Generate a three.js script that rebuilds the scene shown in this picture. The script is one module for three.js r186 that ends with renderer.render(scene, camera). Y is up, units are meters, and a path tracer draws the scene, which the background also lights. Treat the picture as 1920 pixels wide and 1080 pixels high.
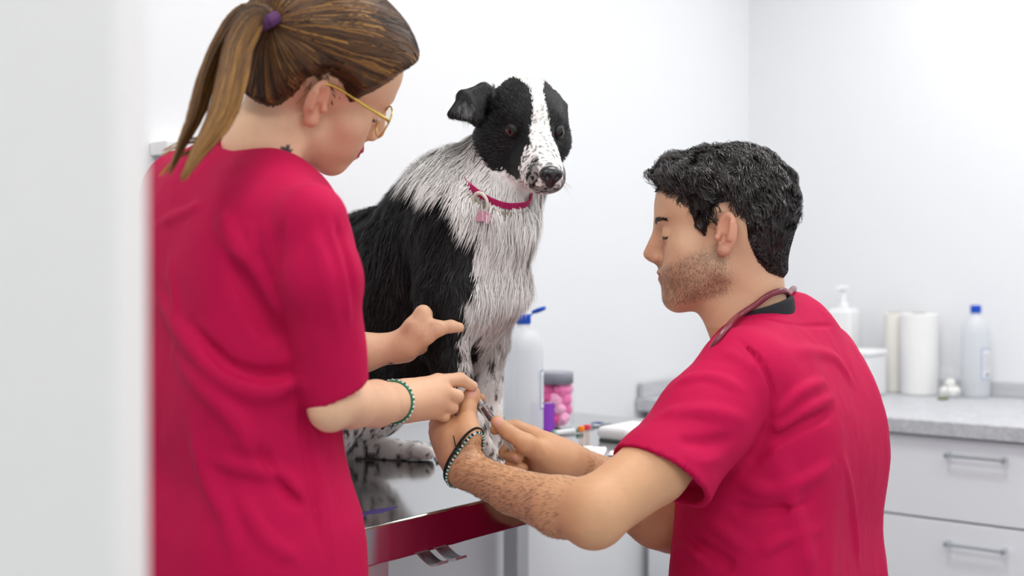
import * as THREE from 'three';
import { RoundedBoxGeometry } from 'three/addons/geometries/RoundedBoxGeometry.js';
import { mergeGeometries } from 'three/addons/utils/BufferGeometryUtils.js';
import { ImprovedNoise } from 'three/addons/math/ImprovedNoise.js';
import { RectAreaLightUniformsLib } from 'three/addons/lights/RectAreaLightUniformsLib.js';
RectAreaLightUniformsLib.init();

// ---------------------------------------------------------------- camera, exposure, light
const scene = new THREE.Scene();
scene.background = new THREE.Color(0x000000);
const FOCAL = 2200, EYE = 1.225, TILT = Math.atan(20 / FOCAL);          // focal length in pixels of a 1920 x 1080 frame
const camera = new THREE.PerspectiveCamera(THREE.MathUtils.radToDeg(2 * Math.atan(540 / FOCAL)), 16 / 9, 0.05, 30);
camera.position.set(0, EYE, 0);
camera.rotation.x = -TILT;
camera.focus = 1.70;
camera.userData.fStop = 2.8;
const renderer = new THREE.WebGLRenderer({ antialias: true });
renderer.toneMapping = THREE.LinearToneMapping;
renderer.toneMappingExposure = 1.0;
renderer.shadowMap.enabled = true;

// the room's own axes: "along" runs with the long table edge, "across" towards the wall behind the table
const YAW = Math.atan(1760 / FOCAL), CA = Math.cos(YAW), SA = Math.sin(YAW);
const TABLE_Y = 0.905, COUNTER_Y = 0.884, CEILING_Y = 2.62;
const CORNER = new THREE.Vector3(-0.188, 0, -1.5);                       // near corner of the exam table
const room = (s, y, t) => new THREE.Vector3(CORNER.x + SA * s - CA * t, y, CORNER.z - CA * s - SA * t);
const ROOM_TURN = Math.PI / 2 - YAW;                                     // turn about y that lays local +x along the table edge
const WALL_T = 0.715, WALL_S = 2.44, WALL_T2 = -2.3, WALL_S2 = -2.2;

const DAY = new THREE.Color(1.0, 0.985, 0.96);
for (const [s, t, power] of [[0.55, -0.35, 1], [1.75, -0.35, 1], [-0.95, -0.35, 1], [0.55, -1.55, 0.45], [1.75, -1.55, 0.45], [-0.95, -1.55, 1.2]]) {
  const g = new THREE.Group(); g.name = 'ceiling_light'; g.position.copy(room(s, CEILING_Y, t)); g.rotation.y = ROOM_TURN; scene.add(g);
  g.userData = { label: 'flat square fluorescent ceiling panel', category: 'ceiling light', group: 'ceiling panels' };
  const frame = new THREE.Mesh(new RoundedBoxGeometry(0.66, 0.03, 0.66, 2, 0.006), new THREE.MeshStandardMaterial({ color: 0xe8e8e8, roughness: 0.5 }));
  frame.name = 'frame'; frame.position.y = -0.016; g.add(frame);
  const pane = new THREE.Mesh(new THREE.BoxGeometry(0.6, 0.006, 0.6), new THREE.MeshStandardMaterial({ color: 0xffffff, emissive: DAY, emissiveIntensity: 1.5 }));
  pane.name = 'diffuser'; pane.position.y = -0.033; g.add(pane);
  const l = new THREE.RectAreaLight(DAY, 8.8 * power, 0.6, 0.6); l.name = 'panel_light'; l.position.y = -0.04; l.rotation.x = -Math.PI / 2; g.add(l);
}

// ---------------------------------------------------------------- helpers
const V = (x, y, z) => new THREE.Vector3(x, y, z);
const CT = Math.cos(TILT), ST = Math.sin(TILT);
function at(px, py, depth) {                                             // a point seen at (px, py) whose distance along the view axis is depth
  const x = (px - 960) / FOCAL * depth, y = (540 - py) / FOCAL * depth;
  return V(x, EYE + y * CT - depth * ST, -depth * CT - y * ST);
}
const px2m = (r, depth) => r / FOCAL * depth;
function mulberry(a) { return () => { a |= 0; a = a + 0x6D2B79F5 | 0; let t = Math.imul(a ^ a >>> 15, 1 | a); t = t + Math.imul(t ^ t >>> 7, 61 | t) ^ t; return ((t ^ t >>> 14) >>> 0) / 4294967296; }; }
const PN = new ImprovedNoise();
const noise = (x, y, z) => PN.noise(x + 37.13, y + 11.71, z + 5.37);
const fbm = (x, y, z, n = 4) => { let a = 0, w = 1, s = 0; for (let i = 0; i < n; i++) { a += w * noise(x, y, z); s += w; w *= 0.5; x = x * 2.03 + 3.1; y = y * 2.03 + 1.7; z = z * 2.03 + 9.2; } return a / s; };
const clamp = (x, a = 0, b = 1) => Math.min(b, Math.max(a, x));
const sstep = (a, b, x) => { const t = clamp((x - a) / (b - a)); return t * t * (3 - 2 * t); };
const lerp = (a, b, t) => a + (b - a) * t;
const rgb = (hex) => { const c = new THREE.Color(hex); return [c.r, c.g, c.b]; };   // linear
const mix3 = (a, b, t) => [lerp(a[0], b[0], t), lerp(a[1], b[1], t), lerp(a[2], b[2], t)];
const taken = new Map();
function numbered(name) { const n = taken.get(name) ?? 0; taken.set(name, n + 1); return n ? name + '_' + String(n).padStart(3, '0') : name; }
function mat(color, roughness = 0.6, o = {}) { return new THREE.MeshStandardMaterial({ color, roughness, ...o }); }
function phys(color, roughness = 0.6, o = {}) { return new THREE.MeshPhysicalMaterial({ color, roughness, ...o }); }
function mesh(name, geometry, material, parent) { const m = new THREE.Mesh(geometry, material); m.name = parent && parent !== scene ? name : numbered(name); (parent ?? scene).add(m); return m; }
function thing(name, label, category, pos, turn = 0, group) {
  const g = new THREE.Group(); g.name = numbered(name); if (pos) g.position.copy(pos); g.rotation.y = turn; scene.add(g);
  g.userData = { label, category }; if (group) g.userData.group = group; return g;
}
function tag(o, label, category, group) { o.userData.label = label; o.userData.category = category; if (group) o.userData.group = group; return o; }
function structure(o) { o.userData.kind = 'structure'; return o; }
const box = (w, h, d, x = 0, y = 0, z = 0, r = 0) => { const g = r ? new RoundedBoxGeometry(w, h, d, 2, r) : new THREE.BoxGeometry(w, h, d); g.translate(x, y, z); return g; };
const cyl = (r0, r1, h, x = 0, y = 0, z = 0, n = 32) => { const g = new THREE.CylinderGeometry(r0, r1, h, n); g.translate(x, y, z); return g; };
const lathe = (pts, n = 48) => new THREE.LatheGeometry(pts.map(([r, y]) => new THREE.Vector2(r, y)), n);
const merge = (list) => mergeGeometries(list.map((g) => { const q = g.index ? g.toNonIndexed() : g; for (const k of Object.keys(q.attributes)) if (!['position', 'normal', 'uv'].includes(k)) q.deleteAttribute(k); return q; }));
function tube(points, r, n = 24, m = 10, closed = false) { return new THREE.TubeGeometry(new THREE.CatmullRomCurve3(points, closed), n, r, m, closed); }
function dataTexture(n, f, { srgb = true, repeat = 1 } = {}) {
  const d = new Uint8Array(n * n * 4);
  for (let y = 0; y < n; y++) for (let x = 0; x < n; x++) { const c = f(x / n, y / n), i = (y * n + x) * 4; d[i] = clamp(c[0], 0, 255); d[i + 1] = clamp(c[1], 0, 255); d[i + 2] = clamp(c[2], 0, 255); d[i + 3] = 255; }
  const t = new THREE.DataTexture(d, n, n); t.magFilter = THREE.LinearFilter; t.wrapS = t.wrapT = THREE.RepeatWrapping; t.repeat.set(repeat, repeat);
  if (srgb) t.colorSpace = THREE.SRGBColorSpace; t.needsUpdate = true; return t;
}
const tileNoise = (u, v, f, seed) => { // seamless noise on the unit square
  const a = u * Math.PI * 2, b = v * Math.PI * 2, r = f / (Math.PI * 2);
  return noise(Math.cos(a) * r + seed, Math.sin(a) * r + Math.cos(b) * r * 1.3, Math.sin(b) * r * 1.3 + seed * 1.7);
};
// ---------------------------------------------------------------- the room
const wallPaint = mat(0xeff1f4, 0.62, { bumpMap: dataTexture(256, (u, v) => { const n = 128 + 60 * tileNoise(u, v, 40, 3) + 40 * tileNoise(u, v, 90, 8); return [n, n, n]; }, { srgb: false, repeat: 1 }), bumpScale: 0.0006 });
{
  const L = WALL_S - WALL_S2, D = WALL_T - WALL_T2, ms = (WALL_S + WALL_S2) / 2, mt = (WALL_T + WALL_T2) / 2, TH = 0.1;
  const place = (name, w, h, d, s, y, t, m) => { const o = structure(mesh(name, box(w, h, d), m)); o.position.copy(room(s, y, t)); o.rotation.y = ROOM_TURN; return o; };
  const floorMap = dataTexture(256, (u, v) => { const n = 10 * tileNoise(u, v, 30, 1) + 8 * tileNoise(u, v, 80, 5); return [196 + n, 199 + n, 202 + n]; });
  place('floor', L + 0.2, TH, D + 0.2, ms, -TH / 2, mt, mat(0xffffff, 0.35, { map: floorMap }));
  place('ceiling', L + 0.2, TH, D + 0.2, ms, CEILING_Y + TH / 2, mt, mat(0xf2f2f2, 0.8));
  place('wall_back', L + 0.2, CEILING_Y, TH, ms, CEILING_Y / 2, WALL_T + TH / 2, wallPaint);
  place('wall_front', L + 0.2, CEILING_Y, TH, ms, CEILING_Y / 2, WALL_T2 - TH / 2, wallPaint);
  place('wall_right', TH, CEILING_Y, D, WALL_S + TH / 2, CEILING_Y / 2, mt, wallPaint);
  place('wall_left', TH, CEILING_Y, D, WALL_S2 - TH / 2, CEILING_Y / 2, mt, wallPaint);
  // white end of the partition that stands close to the lens on the left
  const a = THREE.MathUtils.degToRad(-11.6), o = structure(mesh('wall_partition', box(0.62, CEILING_Y, 0.1, -0.31, CEILING_Y / 2, -0.05, 0.004), mat(0xf3f3f2, 0.55)));
  o.position.set(-0.1592, 0, -0.48); o.rotation.y = -a;
}
// ---------------------------------------------------------------- exam table
const steelScratch = dataTexture(512, (u, v) => { const n = 118 + 50 * tileNoise(u, v, 9, 2) + 26 * tileNoise(u, v * 8, 30, 6) + 16 * tileNoise(u, v, 90, 9); return [0, n, 255]; }, { srgb: false });
const steelTop = mat(0xb9bbbd, 0.2, { metalness: 1, roughnessMap: steelScratch });
const steelSatin = mat(0xc3c4c6, 0.3, { metalness: 1 });
const TW = 0.69, TL = 1.205;                                              // across, along
{
  const t = thing('exam_table', 'stainless steel veterinary exam table the dog sits on', 'table', CORNER.clone(), ROOM_TURN);
  // local x = along, local -z = across
  const top = new THREE.Shape([[0, 0], [TL, 0], [TL, TW], [0, TW]].map(([x, y]) => new THREE.Vector2(x, y)));
  const g = new THREE.ExtrudeGeometry(top, { depth: 0.046, bevelEnabled: true, bevelSize: 0.003, bevelThickness: 0.003, bevelSegments: 3 });
  g.rotateX(-Math.PI / 2); g.translate(0, TABLE_Y - 0.049, 0);
  const uv = g.attributes.uv, p = g.attributes.position; for (let i = 0; i < p.count; i++) uv.setXY(i, p.getX(i) * 1.6, p.getZ(i) * 1.6);
  mesh('tabletop', g, steelTop, t);
  const leg = (x, z) => { const l = mesh('leg', box(0.045, TABLE_Y - 0.049, 0.045, x, (TABLE_Y - 0.049) / 2, -z, 0.004), steelSatin, t); mesh('rubber_foot', cyl(0.026, 0.028, 0.03, x, 0.015, -z, 20), mat(0x222222, 0.8), l); };
  for (const x of [0.035, TL - 0.07]) for (const z of [0.035, TW - 0.035]) leg(x, z);
  mesh('crossbar', merge([box(0.03, 0.03, TW - 0.09, 0.035, 0.2, -TW / 2), box(0.03, 0.03, TW - 0.09, TL - 0.07, 0.2, -TW / 2), box(TL - 0.16, 0.03, 0.03, TL / 2 - 0.03, 0.2, -TW / 2)]), steelSatin, t);
  // two bent hooks below the near edge
  for (const s of [0.128, 0.166]) {
    const h = [V(s, TABLE_Y - 0.05, -0.03), V(s + 0.002, TABLE_Y - 0.064, -0.012), V(s, TABLE_Y - 0.070, 0.006), V(s - 0.004, TABLE_Y - 0.066, 0.022)];
    const c = new THREE.CatmullRomCurve3(h), gs = [];
    const pts = c.getPoints(14), pos = [], idx = [], w = 0.011, th = 0.0018;
    pts.forEach((q, i) => { const n = c.getTangent(i / 14), up = V(0, n.z, -n.y).normalize(); for (const [a, b] of [[-1, -1], [1, -1], [1, 1], [-1, 1]]) pos.push(q.x + a * w, q.y + up.y * b * th, q.z + up.z * b * th); });
    for (let i = 0; i < 14; i++) for (let k = 0; k < 4; k++) { const a = i * 4 + k, b = i * 4 + (k + 1) % 4; idx.push(a, b, a + 4, b, b + 4, a + 4); }
    idx.push(0, 2, 1, 0, 3, 2, 56, 57, 58, 56, 58, 59);
    const hg = new THREE.BufferGeometry(); hg.setAttribute('position', new THREE.Float32BufferAttribute(pos, 3)); hg.setIndex(idx); const hn = hg.toNonIndexed(); hn.computeVertexNormals();
    mesh('hook', hn, steelSatin, t);
  }
}
// purple disinfectant smear as a thin dried film, and a small flat black oval
function blot(name, label, category, s, t, rs, rt, color, seed) {
  const n = 40, sh = new THREE.Shape();
  for (let i = 0; i < n; i++) { const a = i / n * Math.PI * 2, k = 1 + 0.55 * noise(Math.cos(a) * 1.7 + seed, Math.sin(a) * 1.7, seed * 2.3); sh[i ? 'lineTo' : 'moveTo'](Math.cos(a) * rs * k, Math.sin(a) * rt * k); }
  const g = new THREE.ExtrudeGeometry(sh, { depth: 0.0004, bevelEnabled: false }); g.rotateX(-Math.PI / 2);
  const o = mesh(name, g, mat(color, 0.35)); o.position.copy(room(s, TABLE_Y, t)); o.rotation.y = ROOM_TURN; return tag(o, label, category);
}
blot('ink_stain', 'smeared violet ink stain near the table corner', 'stain', 0.085, 0.062, 0.034, 0.010, 0x4a3f9c, 4);
blot('ink_stain', 'short violet ink streak beside the larger smear', 'stain', 0.035, 0.055, 0.016, 0.006, 0x5a50a8, 9);
blot('dark_mark', 'small black oval mark on the steel tabletop', 'stain', 0.262, 0.025, 0.015, 0.006, 0x17171a, 2);

// ---------------------------------------------------------------- fitted counter
const laminate = mat(0xffffff, 0.45, { map: dataTexture(512, (u, v) => { const n = 14 * tileNoise(u, v, 40, 4) + 20 * tileNoise(u, v, 120, 7) + 10 * tileNoise(u, v, 12, 2); return [196 + n, 198 + n, 203 + n]; }) });
const whiteFront = mat(0xf2f4f9, 0.4), chrome = mat(0xd2d8db, 0.22, { metalness: 1 });
const CF = 1.752, CD = WALL_S - CF, CT0 = -1.85, CT1 = WALL_T - 0.004;             // counter front along, counter runs across from CT0 to CT1
{
  const w = CT1 - CT0, top = mesh('worktop', box(CD, 0.036, w, 0, 0, 0, 0.003));
  const uv = top.geometry.attributes.uv, p = top.geometry.attributes.position; for (let i = 0; i < p.count; i++) uv.setXY(i, p.getX(i) * 2 + p.getY(i) * 2, p.getZ(i) * 2);
  top.material = laminate; top.position.copy(room(CF + CD / 2 - 0.002, COUNTER_Y - 0.018, (CT0 + CT1) / 2)); top.rotation.y = ROOM_TURN;
  tag(top, 'speckled pale grey laminate worktop along the right wall', 'worktop');
  const sp = mesh('backsplash', box(0.016, 0.042, w, 0, 0, 0, 0.002), laminate); sp.position.copy(room(WALL_S - 0.01, COUNTER_Y + 0.0215, (CT0 + CT1) / 2)); sp.rotation.y = ROOM_TURN; tag(sp, 'low grey upstand strip behind the worktop along the right wall', 'backsplash');
  const ss = mesh('backsplash', box(CD - 0.04, 0.042, 0.016, 0, 0, 0, 0.002), laminate); ss.position.copy(room(CF + CD / 2 - 0.012, COUNTER_Y + 0.0215, CT1 - 0.01)); ss.rotation.y = ROOM_TURN; tag(ss, 'short grey upstand strip at the worktop end by the table', 'backsplash');
}
const UNIT = 0.9, HANDLE_Z = 0.02;
for (let k = 0; k < 3; k++) {
  const t1 = CT1 - 0.02 - [0, 0.44, 0.44 + UNIT][k], wide = [0.44, UNIT, UNIT][k], c = t1 - wide / 2;
  const u = thing('drawer_unit', ['narrow white drawer unit between exam table and the man', 'white drawer unit with two chrome bar handles, lower right', 'white drawer unit at the far end of the counter, past the picture edge'][k], 'cabinet', room(CF + 0.02, 0, c), ROOM_TURN);
  mesh('body', merge([box(0.54, 0.756, wide - 0.004, 0.3, 0.468, 0), box(0.5, 0.09, wide - 0.004, 0.31, 0.045, 0)]), whiteFront, u);
  let y = COUNTER_Y - 0.04;
  for (const h of [0.2, 0.30, 0.254]) {
    const d = mesh('drawer', box(0.02, h - 0.005, wide - 0.006, 0.016, y - h / 2, 0, 0.0025), whiteFront, u), hy = y - (h < 0.21 ? 0.04 : 0.05), hw = 0.068;
    const hz = k === 1 ? HANDLE_Z : 0;
    mesh('handle', merge([tube([V(-0.024, hy, hz - hw), V(-0.024, hy, hz + hw)], 0.0042, 4, 12), tube([V(0.008, hy, hz - hw + 0.004), V(-0.026, hy, hz - hw + 0.004)], 0.0056, 3, 12), tube([V(0.008, hy, hz + hw - 0.004), V(-0.026, hy, hz + hw - 0.004)], 0.0056, 3, 12)]), chrome, d);
    y -= h;
  }
}
// ---------------------------------------------------------------- small things on the table, counter and wall
function onPlane(px, py, Y) { const a = at(px, py, 1), o = camera.position, k = (Y - o.y) / (a.y - o.y); return V(o.x + (a.x - o.x) * k, Y, o.z + (a.z - o.z) * k); }
const depthOf = (p) => { const q = p.clone().sub(camera.position); return -(q.z * CT + q.y * ST); };
const labelCanvas = (w, h, draw) => { const c = document.createElement('canvas'); c.width = w; c.height = h; draw(c.getContext('2d'), w, h); const t = new THREE.CanvasTexture(c); t.colorSpace = THREE.SRGBColorSpace; return t; };
const bottleLabel = labelCanvas(128, 256, (g, w, h) => {
  g.fillStyle = '#2f6fb4'; g.fillRect(0, 0, w, h); g.fillStyle = '#f4f5f7'; g.fillRect(7, 7, w - 14, h - 14);
  g.fillStyle = '#8a8f99'; const r = mulberry(5); for (let y = 34; y < 196; y += 9) g.fillRect(16, y, 60 + r() * 34, 3);
  g.fillStyle = '#6d737d'; g.fillRect(30, 210, 62, 20);
});
const hdpe = phys(0xf4f7fa, 0.38, { transmission: 0.5, thickness: 0, side: THREE.DoubleSide }), capBlue = mat(0x0b57d0, 0.35);
function bottle(base, h, r, labelAngle, open, label, turn) {
  const b = thing('plastic_bottle', label, 'bottle', base, 0);
  const nk = r * 0.34, prof = [[0, 0.001], [r * 0.86, 0], [r * 0.97, 0.004], [r, 0.014], [r, h * 0.68], [r * 0.985, h * 0.72], [r * 0.93, h * 0.765], [r * 0.82, h * 0.81], [r * 0.66, h * 0.848], [r * 0.48, h * 0.875], [nk, h * 0.895], [nk, h * 0.93], [0, h * 0.93]];
  mesh('body', lathe(prof, 56), hdpe, b);
  const cr = nk * 1.08, c0 = h * 0.915, c1 = h * (open ? 0.995 : 1.0);
  const cap = mesh('cap', lathe([[0, c0], [cr, c0], [cr, c1 - 0.0015], [cr - 0.0015, c1], [0, c1]], 36), capBlue, b);
  const ribs = []; for (let k = 0; k < 36; k++) { const a = k / 36 * Math.PI * 2; ribs.push(box(0.0008, c1 - c0 - 0.004, 0.0009, Math.cos(a) * cr, (c0 + c1) / 2, Math.sin(a) * cr)); }
  mesh('cap_ribs', merge(ribs), capBlue, cap);
  if (open) { const l = mesh('flip_lid', merge([lathe([[0, 0], [cr * 1.02, 0], [cr * 1.04, 0.002], [cr, 0.005], [cr * 0.9, 0.005], [cr * 0.9, 0.002], [0, 0.002]], 32)]), capBlue, b); l.rotation.set(0, -0.5, -2.75); l.position.set(cr * 2.05, c1 + 0.0105, -0.004); mesh('hinge', box(0.006, 0.003, 0.008, cr + 0.001, c1 - 0.001, 0), capBlue, b); }
  const lg = new THREE.CylinderGeometry(r + 0.0006, r + 0.0006, h * 0.32, 20, 1, true, labelAngle, 1.05); lg.translate(0, h * 0.37, 0);
  mesh('paper_label', lg, mat(0xffffff, 0.6, { map: bottleLabel, side: THREE.DoubleSide }), b);
  b.rotation.y = turn ?? 0; return b;
}
{ const p = onPlane(981, 812, TABLE_Y); bottle(p, 0.2455, 0.0415, 0.98, true, 'translucent bottle with open blue flip cap behind the dog', 0); }
{ const p = onPlane(1829, 745, COUNTER_Y); bottle(p, 0.262, 0.0385, 0.05, false, 'translucent bottle with closed blue cap on the worktop', 0); }

{ // glass jar of pink cotton
  const p = onPlane(1041, 800, TABLE_Y), j = thing('storage_jar', 'round glass jar with grey screw lid beside the bottle', 'jar', p), R = 0.04, H = 0.097;
  mesh('glass_body', lathe([[0, 0.002], [R - 0.004, 0.002], [R, 0.007], [R, H - 0.016], [R - 0.003, H - 0.008], [R - 0.004, H]], 48), phys(0xffffff, 0.04, { transmission: 1, thickness: 0, side: THREE.DoubleSide }), j);
  mesh('lid', lathe([[0, H - 0.003], [R - 0.001, H - 0.003], [R - 0.001, H + 0.018], [R - 0.003, H + 0.0215], [R - 0.012, H + 0.0225], [0, H + 0.0225]], 48), mat(0x9a9ca8, 0.4), j);
  const rnd = mulberry(12); let n = 0;
  for (let k = 0; k < 26; k++) {
    const a = k * 2.39996, ring = k % 5 === 0 ? 0 : 0.021, y = 0.017 + Math.floor(k / 6.5) * 0.0205 + rnd() * 0.004;
    const g = new THREE.IcosahedronGeometry(0.0168, 3), q = g.attributes.position;
    for (let i = 0; i < q.count; i++) { const v = V(q.getX(i), q.getY(i), q.getZ(i)), f = 1 + 0.3 * fbm(v.x * 90 + k * 3, v.y * 90, v.z * 90, 3); q.setXYZ(i, v.x * f, v.y * f, v.z * f); }
    g.computeVertexNormals();
    const c = mesh('cotton_ball', g, mat([0xf07ab6, 0xf79fcc, 0xe85aa2, 0xf9b6d8][k % 4], 0.95)); c.position.copy(p).add(V(Math.cos(a) * ring, y, Math.sin(a) * ring));
    tag(c, 'pink cotton ball inside the glass jar', 'cotton ball', 'pink cotton balls in the jar');
  }
}
{ // violet bandage roll
  const p = onPlane(1018, 803, TABLE_Y), o = thing('bandage_roll', 'violet self-adhesive bandage roll between bottle and jar', 'bandage', p), R = 0.0255, H = 0.056;
  const g = new THREE.CylinderGeometry(R, R, H, 48, 10, true); g.translate(0, H / 2, 0); const q = g.attributes.position;
  for (let i = 0; i < q.count; i++) { const a = Math.atan2(q.getZ(i), q.getX(i)), f = 1 + 0.012 * noise(a * 5, q.getY(i) * 160, 3); q.setX(i, q.getX(i) * f); q.setZ(i, q.getZ(i) * f); } g.computeVertexNormals();
  mesh('wrap', g, mat(0x8d3fc0, 0.85), o); mesh('core', lathe([[0.009, H * 0.1], [0.009, H], [R * 0.98, H], [R * 0.98, H - 0.003]], 40), mat(0xe9dff0, 0.8), o);
}
for (const [px, py, col, lab] of [[1090, 836, 0xff8a1e, 'small clear sample tube with orange cap standing on the table'], [1101, 833, 0xf0405a, 'small clear sample tube with red cap behind the orange one']]) {
  const o = thing('sample_tube', lab, 'tube', onPlane(px, py, TABLE_Y));
  mesh('tube', lathe([[0, 0.0005], [0.0042, 0.0005], [0.0048, 0.002], [0.0048, 0.03]], 24), phys(0xfbeee8, 0.08, { transmission: 0.92, thickness: 0, side: THREE.DoubleSide }), o);
  mesh('cap', lathe([[0, 0.028], [0.0058, 0.028], [0.0064, 0.03], [0.0064, 0.036], [0.0055, 0.0375], [0, 0.0375]], 24), mat(col, 0.4), o);
}
{ // capped syringe lying behind
  const a = onPlane(1037, 812, TABLE_Y + 0.006), b = onPlane(1092, 806, TABLE_Y + 0.006), d = b.clone().sub(a), L = d.length(), o = thing('capped_syringe', 'thin capped syringe lying on the table in front of the jar', 'syringe', a, Math.atan2(-d.z, d.x));
  const along = (r, x0, x1, m, n) => { const g = cyl(r, r, x1 - x0, 0, (x0 + x1) / 2, 0, 20); g.rotateZ(-Math.PI / 2); mesh(n, g, m, o); };
  along(0.0055, 0.006, L * 0.72, mat(0xe9edee, 0.4), 'barrel'); along(0.0046, L * 0.72, L, mat(0x2f6e5c, 0.5), 'needle_cap'); along(0.0062, 0, 0.006, mat(0x9fc4b4, 0.5), 'plunger');
}
{ // scissors
  const a = onPlane(1093, 802, TABLE_Y + 0.0015), b = onPlane(1139, 797, TABLE_Y + 0.0015), d = b.clone().sub(a), o = thing('bandage_scissors', 'steel scissors with dark blue grips near the jar', 'scissors', a, Math.atan2(-d.z, d.x)), L = d.length();
  mesh('blade', box(L * 0.5, 0.003, 0.006, L * 0.25, 0.001, 0, 0.0012), steelSatin, o); const b2 = mesh('blade', box(L * 0.5, 0.003, 0.006, L * 0.25, 0.0042, 0.002, 0.0012), steelSatin, o); b2.rotation.y = 0.12;
  for (const s of [-1, 1]) { const g = new THREE.TorusGeometry(0.013, 0.0028, 10, 28); g.rotateX(Math.PI / 2); g.translate(L * 0.5 + 0.022, 0.0022, s * 0.015); mesh('grip', g, s < 0 ? mat(0x1d4f86, 0.4) : mat(0x8c8f98, 0.35), o); mesh('shank', tube([V(L * 0.45, 0.002, 0), V(L * 0.5 + 0.012, 0.002, s * 0.008)], 0.0025, 4, 8), steelSatin, o); }
}
// soft paper: a folded sheet with rumpled thickness
function tissue(name, label, pts, lift, seed, color = 0xffffff) {
  const P = pts.map(([x, y]) => onPlane(x, y, TABLE_Y)), n = 26, pos = [], idx = [];
  const put = (u, v, top) => { const a = P[0].clone().lerp(P[1], u), b = P[3].clone().lerp(P[2], u), q = a.lerp(b, v), e = Math.min(u, v, 1 - u, 1 - v); const w = 0.006 * noise(u * 9 + seed, v * 9, seed); pos.push(q.x + w * (1 - sstep(0, 0.2, e)), TABLE_Y + 0.0012 + (top ? 0.0015 + lift * (sstep(0, 0.3, e) * 0.7 + 0.3 * Math.abs(noise(u * 4 + seed, v * 4, 2)) + 0.55 * Math.abs(noise(u * 8, v * 8 + seed, 7))) : 0), q.z + w * (1 - sstep(0, 0.2, e))); };
  for (const top of [1, 0]) for (let j = 0; j <= n; j++) for (let i = 0; i <= n; i++) put(i / n, j / n, top);
  const N = (n + 1) * (n + 1); for (let j = 0; j < n; j++) for (let i = 0; i < n; i++) { const a = j * (n + 1) + i; idx.push(a, a + 1, a + n + 1, a + 1, a + n + 2, a + n + 1); idx.push(N + a, N + a + n + 1, N + a + 1, N + a + 1, N + a + n + 1, N + a + n + 2); }
  for (let i = 0; i < n; i++) for (const [p, q] of [[i, i + 1], [n * (n + 1) + i + 1, n * (n + 1) + i], [(i + 1) * (n + 1), i * (n + 1)], [i * (n + 1) + n, (i + 1) * (n + 1) + n]]) idx.push(p, p + N, q, q, p + N, q + N);
  const g = new THREE.BufferGeometry(); g.setAttribute('position', new THREE.Float32BufferAttribute(pos, 3)); g.setIndex(idx); g.computeVertexNormals();
  return tag(mesh(name, g, mat(color, 0.95, { side: THREE.DoubleSide })), label, 'tissue');
}
tissue('paper_tissue', 'crumpled white paper tissue behind the syringe hand', [[1046, 872], [1128, 872], [1138, 842], [1052, 838]], 0.006, 3);
tissue('paper_tissue', 'white paper tissue behind the dog\'s hind paw', [[818, 868], [862, 872], [850, 832], [806, 826]], 0.012, 8);
tissue('paper_strip', 'short white paper strip beside the man\'s sleeve', [[1143, 856], [1170, 856], [1172, 848], [1146, 848]], 0.001, 5);
{ // padded white packet
  const p = onPlane(1180, 822, TABLE_Y), g = new RoundedBoxGeometry(0.13, 0.024, 0.075, 5, 0.011), q = g.attributes.position;
  for (let i = 0; i < q.count; i++) q.setY(i, q.getY(i) + 0.0022 * noise(q.getX(i) * 30, 1, q.getZ(i) * 30) * (q.getY(i) > 0 ? 1 : 0)); g.computeVertexNormals();
  const o = thing('gauze_packet', 'white padded gauze packet on the table by the man\'s sleeve', 'packet', p, ROOM_TURN); g.translate(0, 0.0155, 0); mesh('pad', g, mat(0xf5f6f7, 0.8), o); mesh('tray_edge', box(0.12, 0.004, 0.066, 0, 0.002, 0, 0.0015), mat(0x6f7f78, 0.5), o);
}
// ---------------------------------------------------------------- on the worktop
function paperRoll(px, py, R, H, color, label) {
  const o = thing('paper_towel_roll', label, 'paper roll', onPlane(px, py, COUNTER_Y)), core = 0.02;
  const g = lathe([[core, 0.001], [R - 0.002, 0.001], [R, 0.004], [R, H - 0.004], [R - 0.002, H], [core, H]], 56), q = g.attributes.position;
  for (let i = 0; i < q.count; i++) { const a = Math.atan2(q.getZ(i), q.getX(i)), f = 1 + 0.008 * noise(a * 3, q.getY(i) * 40, R * 90); q.setX(i, q.getX(i) * f); q.setZ(i, q.getZ(i) * f); } g.computeVertexNormals();
  mesh('paper', g, mat(color, 0.95, { side: THREE.DoubleSide }), o); mesh('core', lathe([[core, 0.001], [core, H + 0.002], [core - 0.002, H + 0.002], [core - 0.002, 0.001]], 32), mat(0xb5aa98, 0.9, { side: THREE.DoubleSide }), o);
}
paperRoll(1723, 739, 0.053, 0.235, 0xf3f3f3, 'large white paper towel roll on the worktop');
paperRoll(1677, 735, 0.03, 0.235, 0xefece6, 'slim cream paper roll left of the large white roll');
{ const o = thing('soap_dispenser', 'white pump soap dispenser on the worktop behind the man', 'dispenser', onPlane(1581, 731, COUNTER_Y), ROOM_TURN), w = 0.04, m = mat(0xf6f7f8, 0.3);
  mesh('body', box(0.075, 0.245, 0.075, 0, 0.124, 0, 0.012), m, o); mesh('pump_neck', lathe([[0, 0.24], [0.017, 0.242], [0.017, 0.262], [0.007, 0.266], [0.007, 0.302], [0, 0.302]], 28), m, o);
  mesh('pump_head', merge([box(0.03, 0.014, 0.022, 0, 0.308, 0, 0.004), box(0.05, 0.009, 0.011, -0.032, 0.308, 0, 0.003)]), m, o); }
{ const o = thing('storage_box', 'white plastic box on the worktop beside the man\'s back', 'box', onPlane(1622, 742, COUNTER_Y), ROOM_TURN); mesh('body', box(0.13, 0.115, 0.075, 0, 0.059, 0, 0.006), mat(0xeef0f2, 0.4), o); mesh('lid', box(0.136, 0.016, 0.08, 0, 0.125, 0, 0.005), mat(0xf6f7f8, 0.4), o); }
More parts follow.
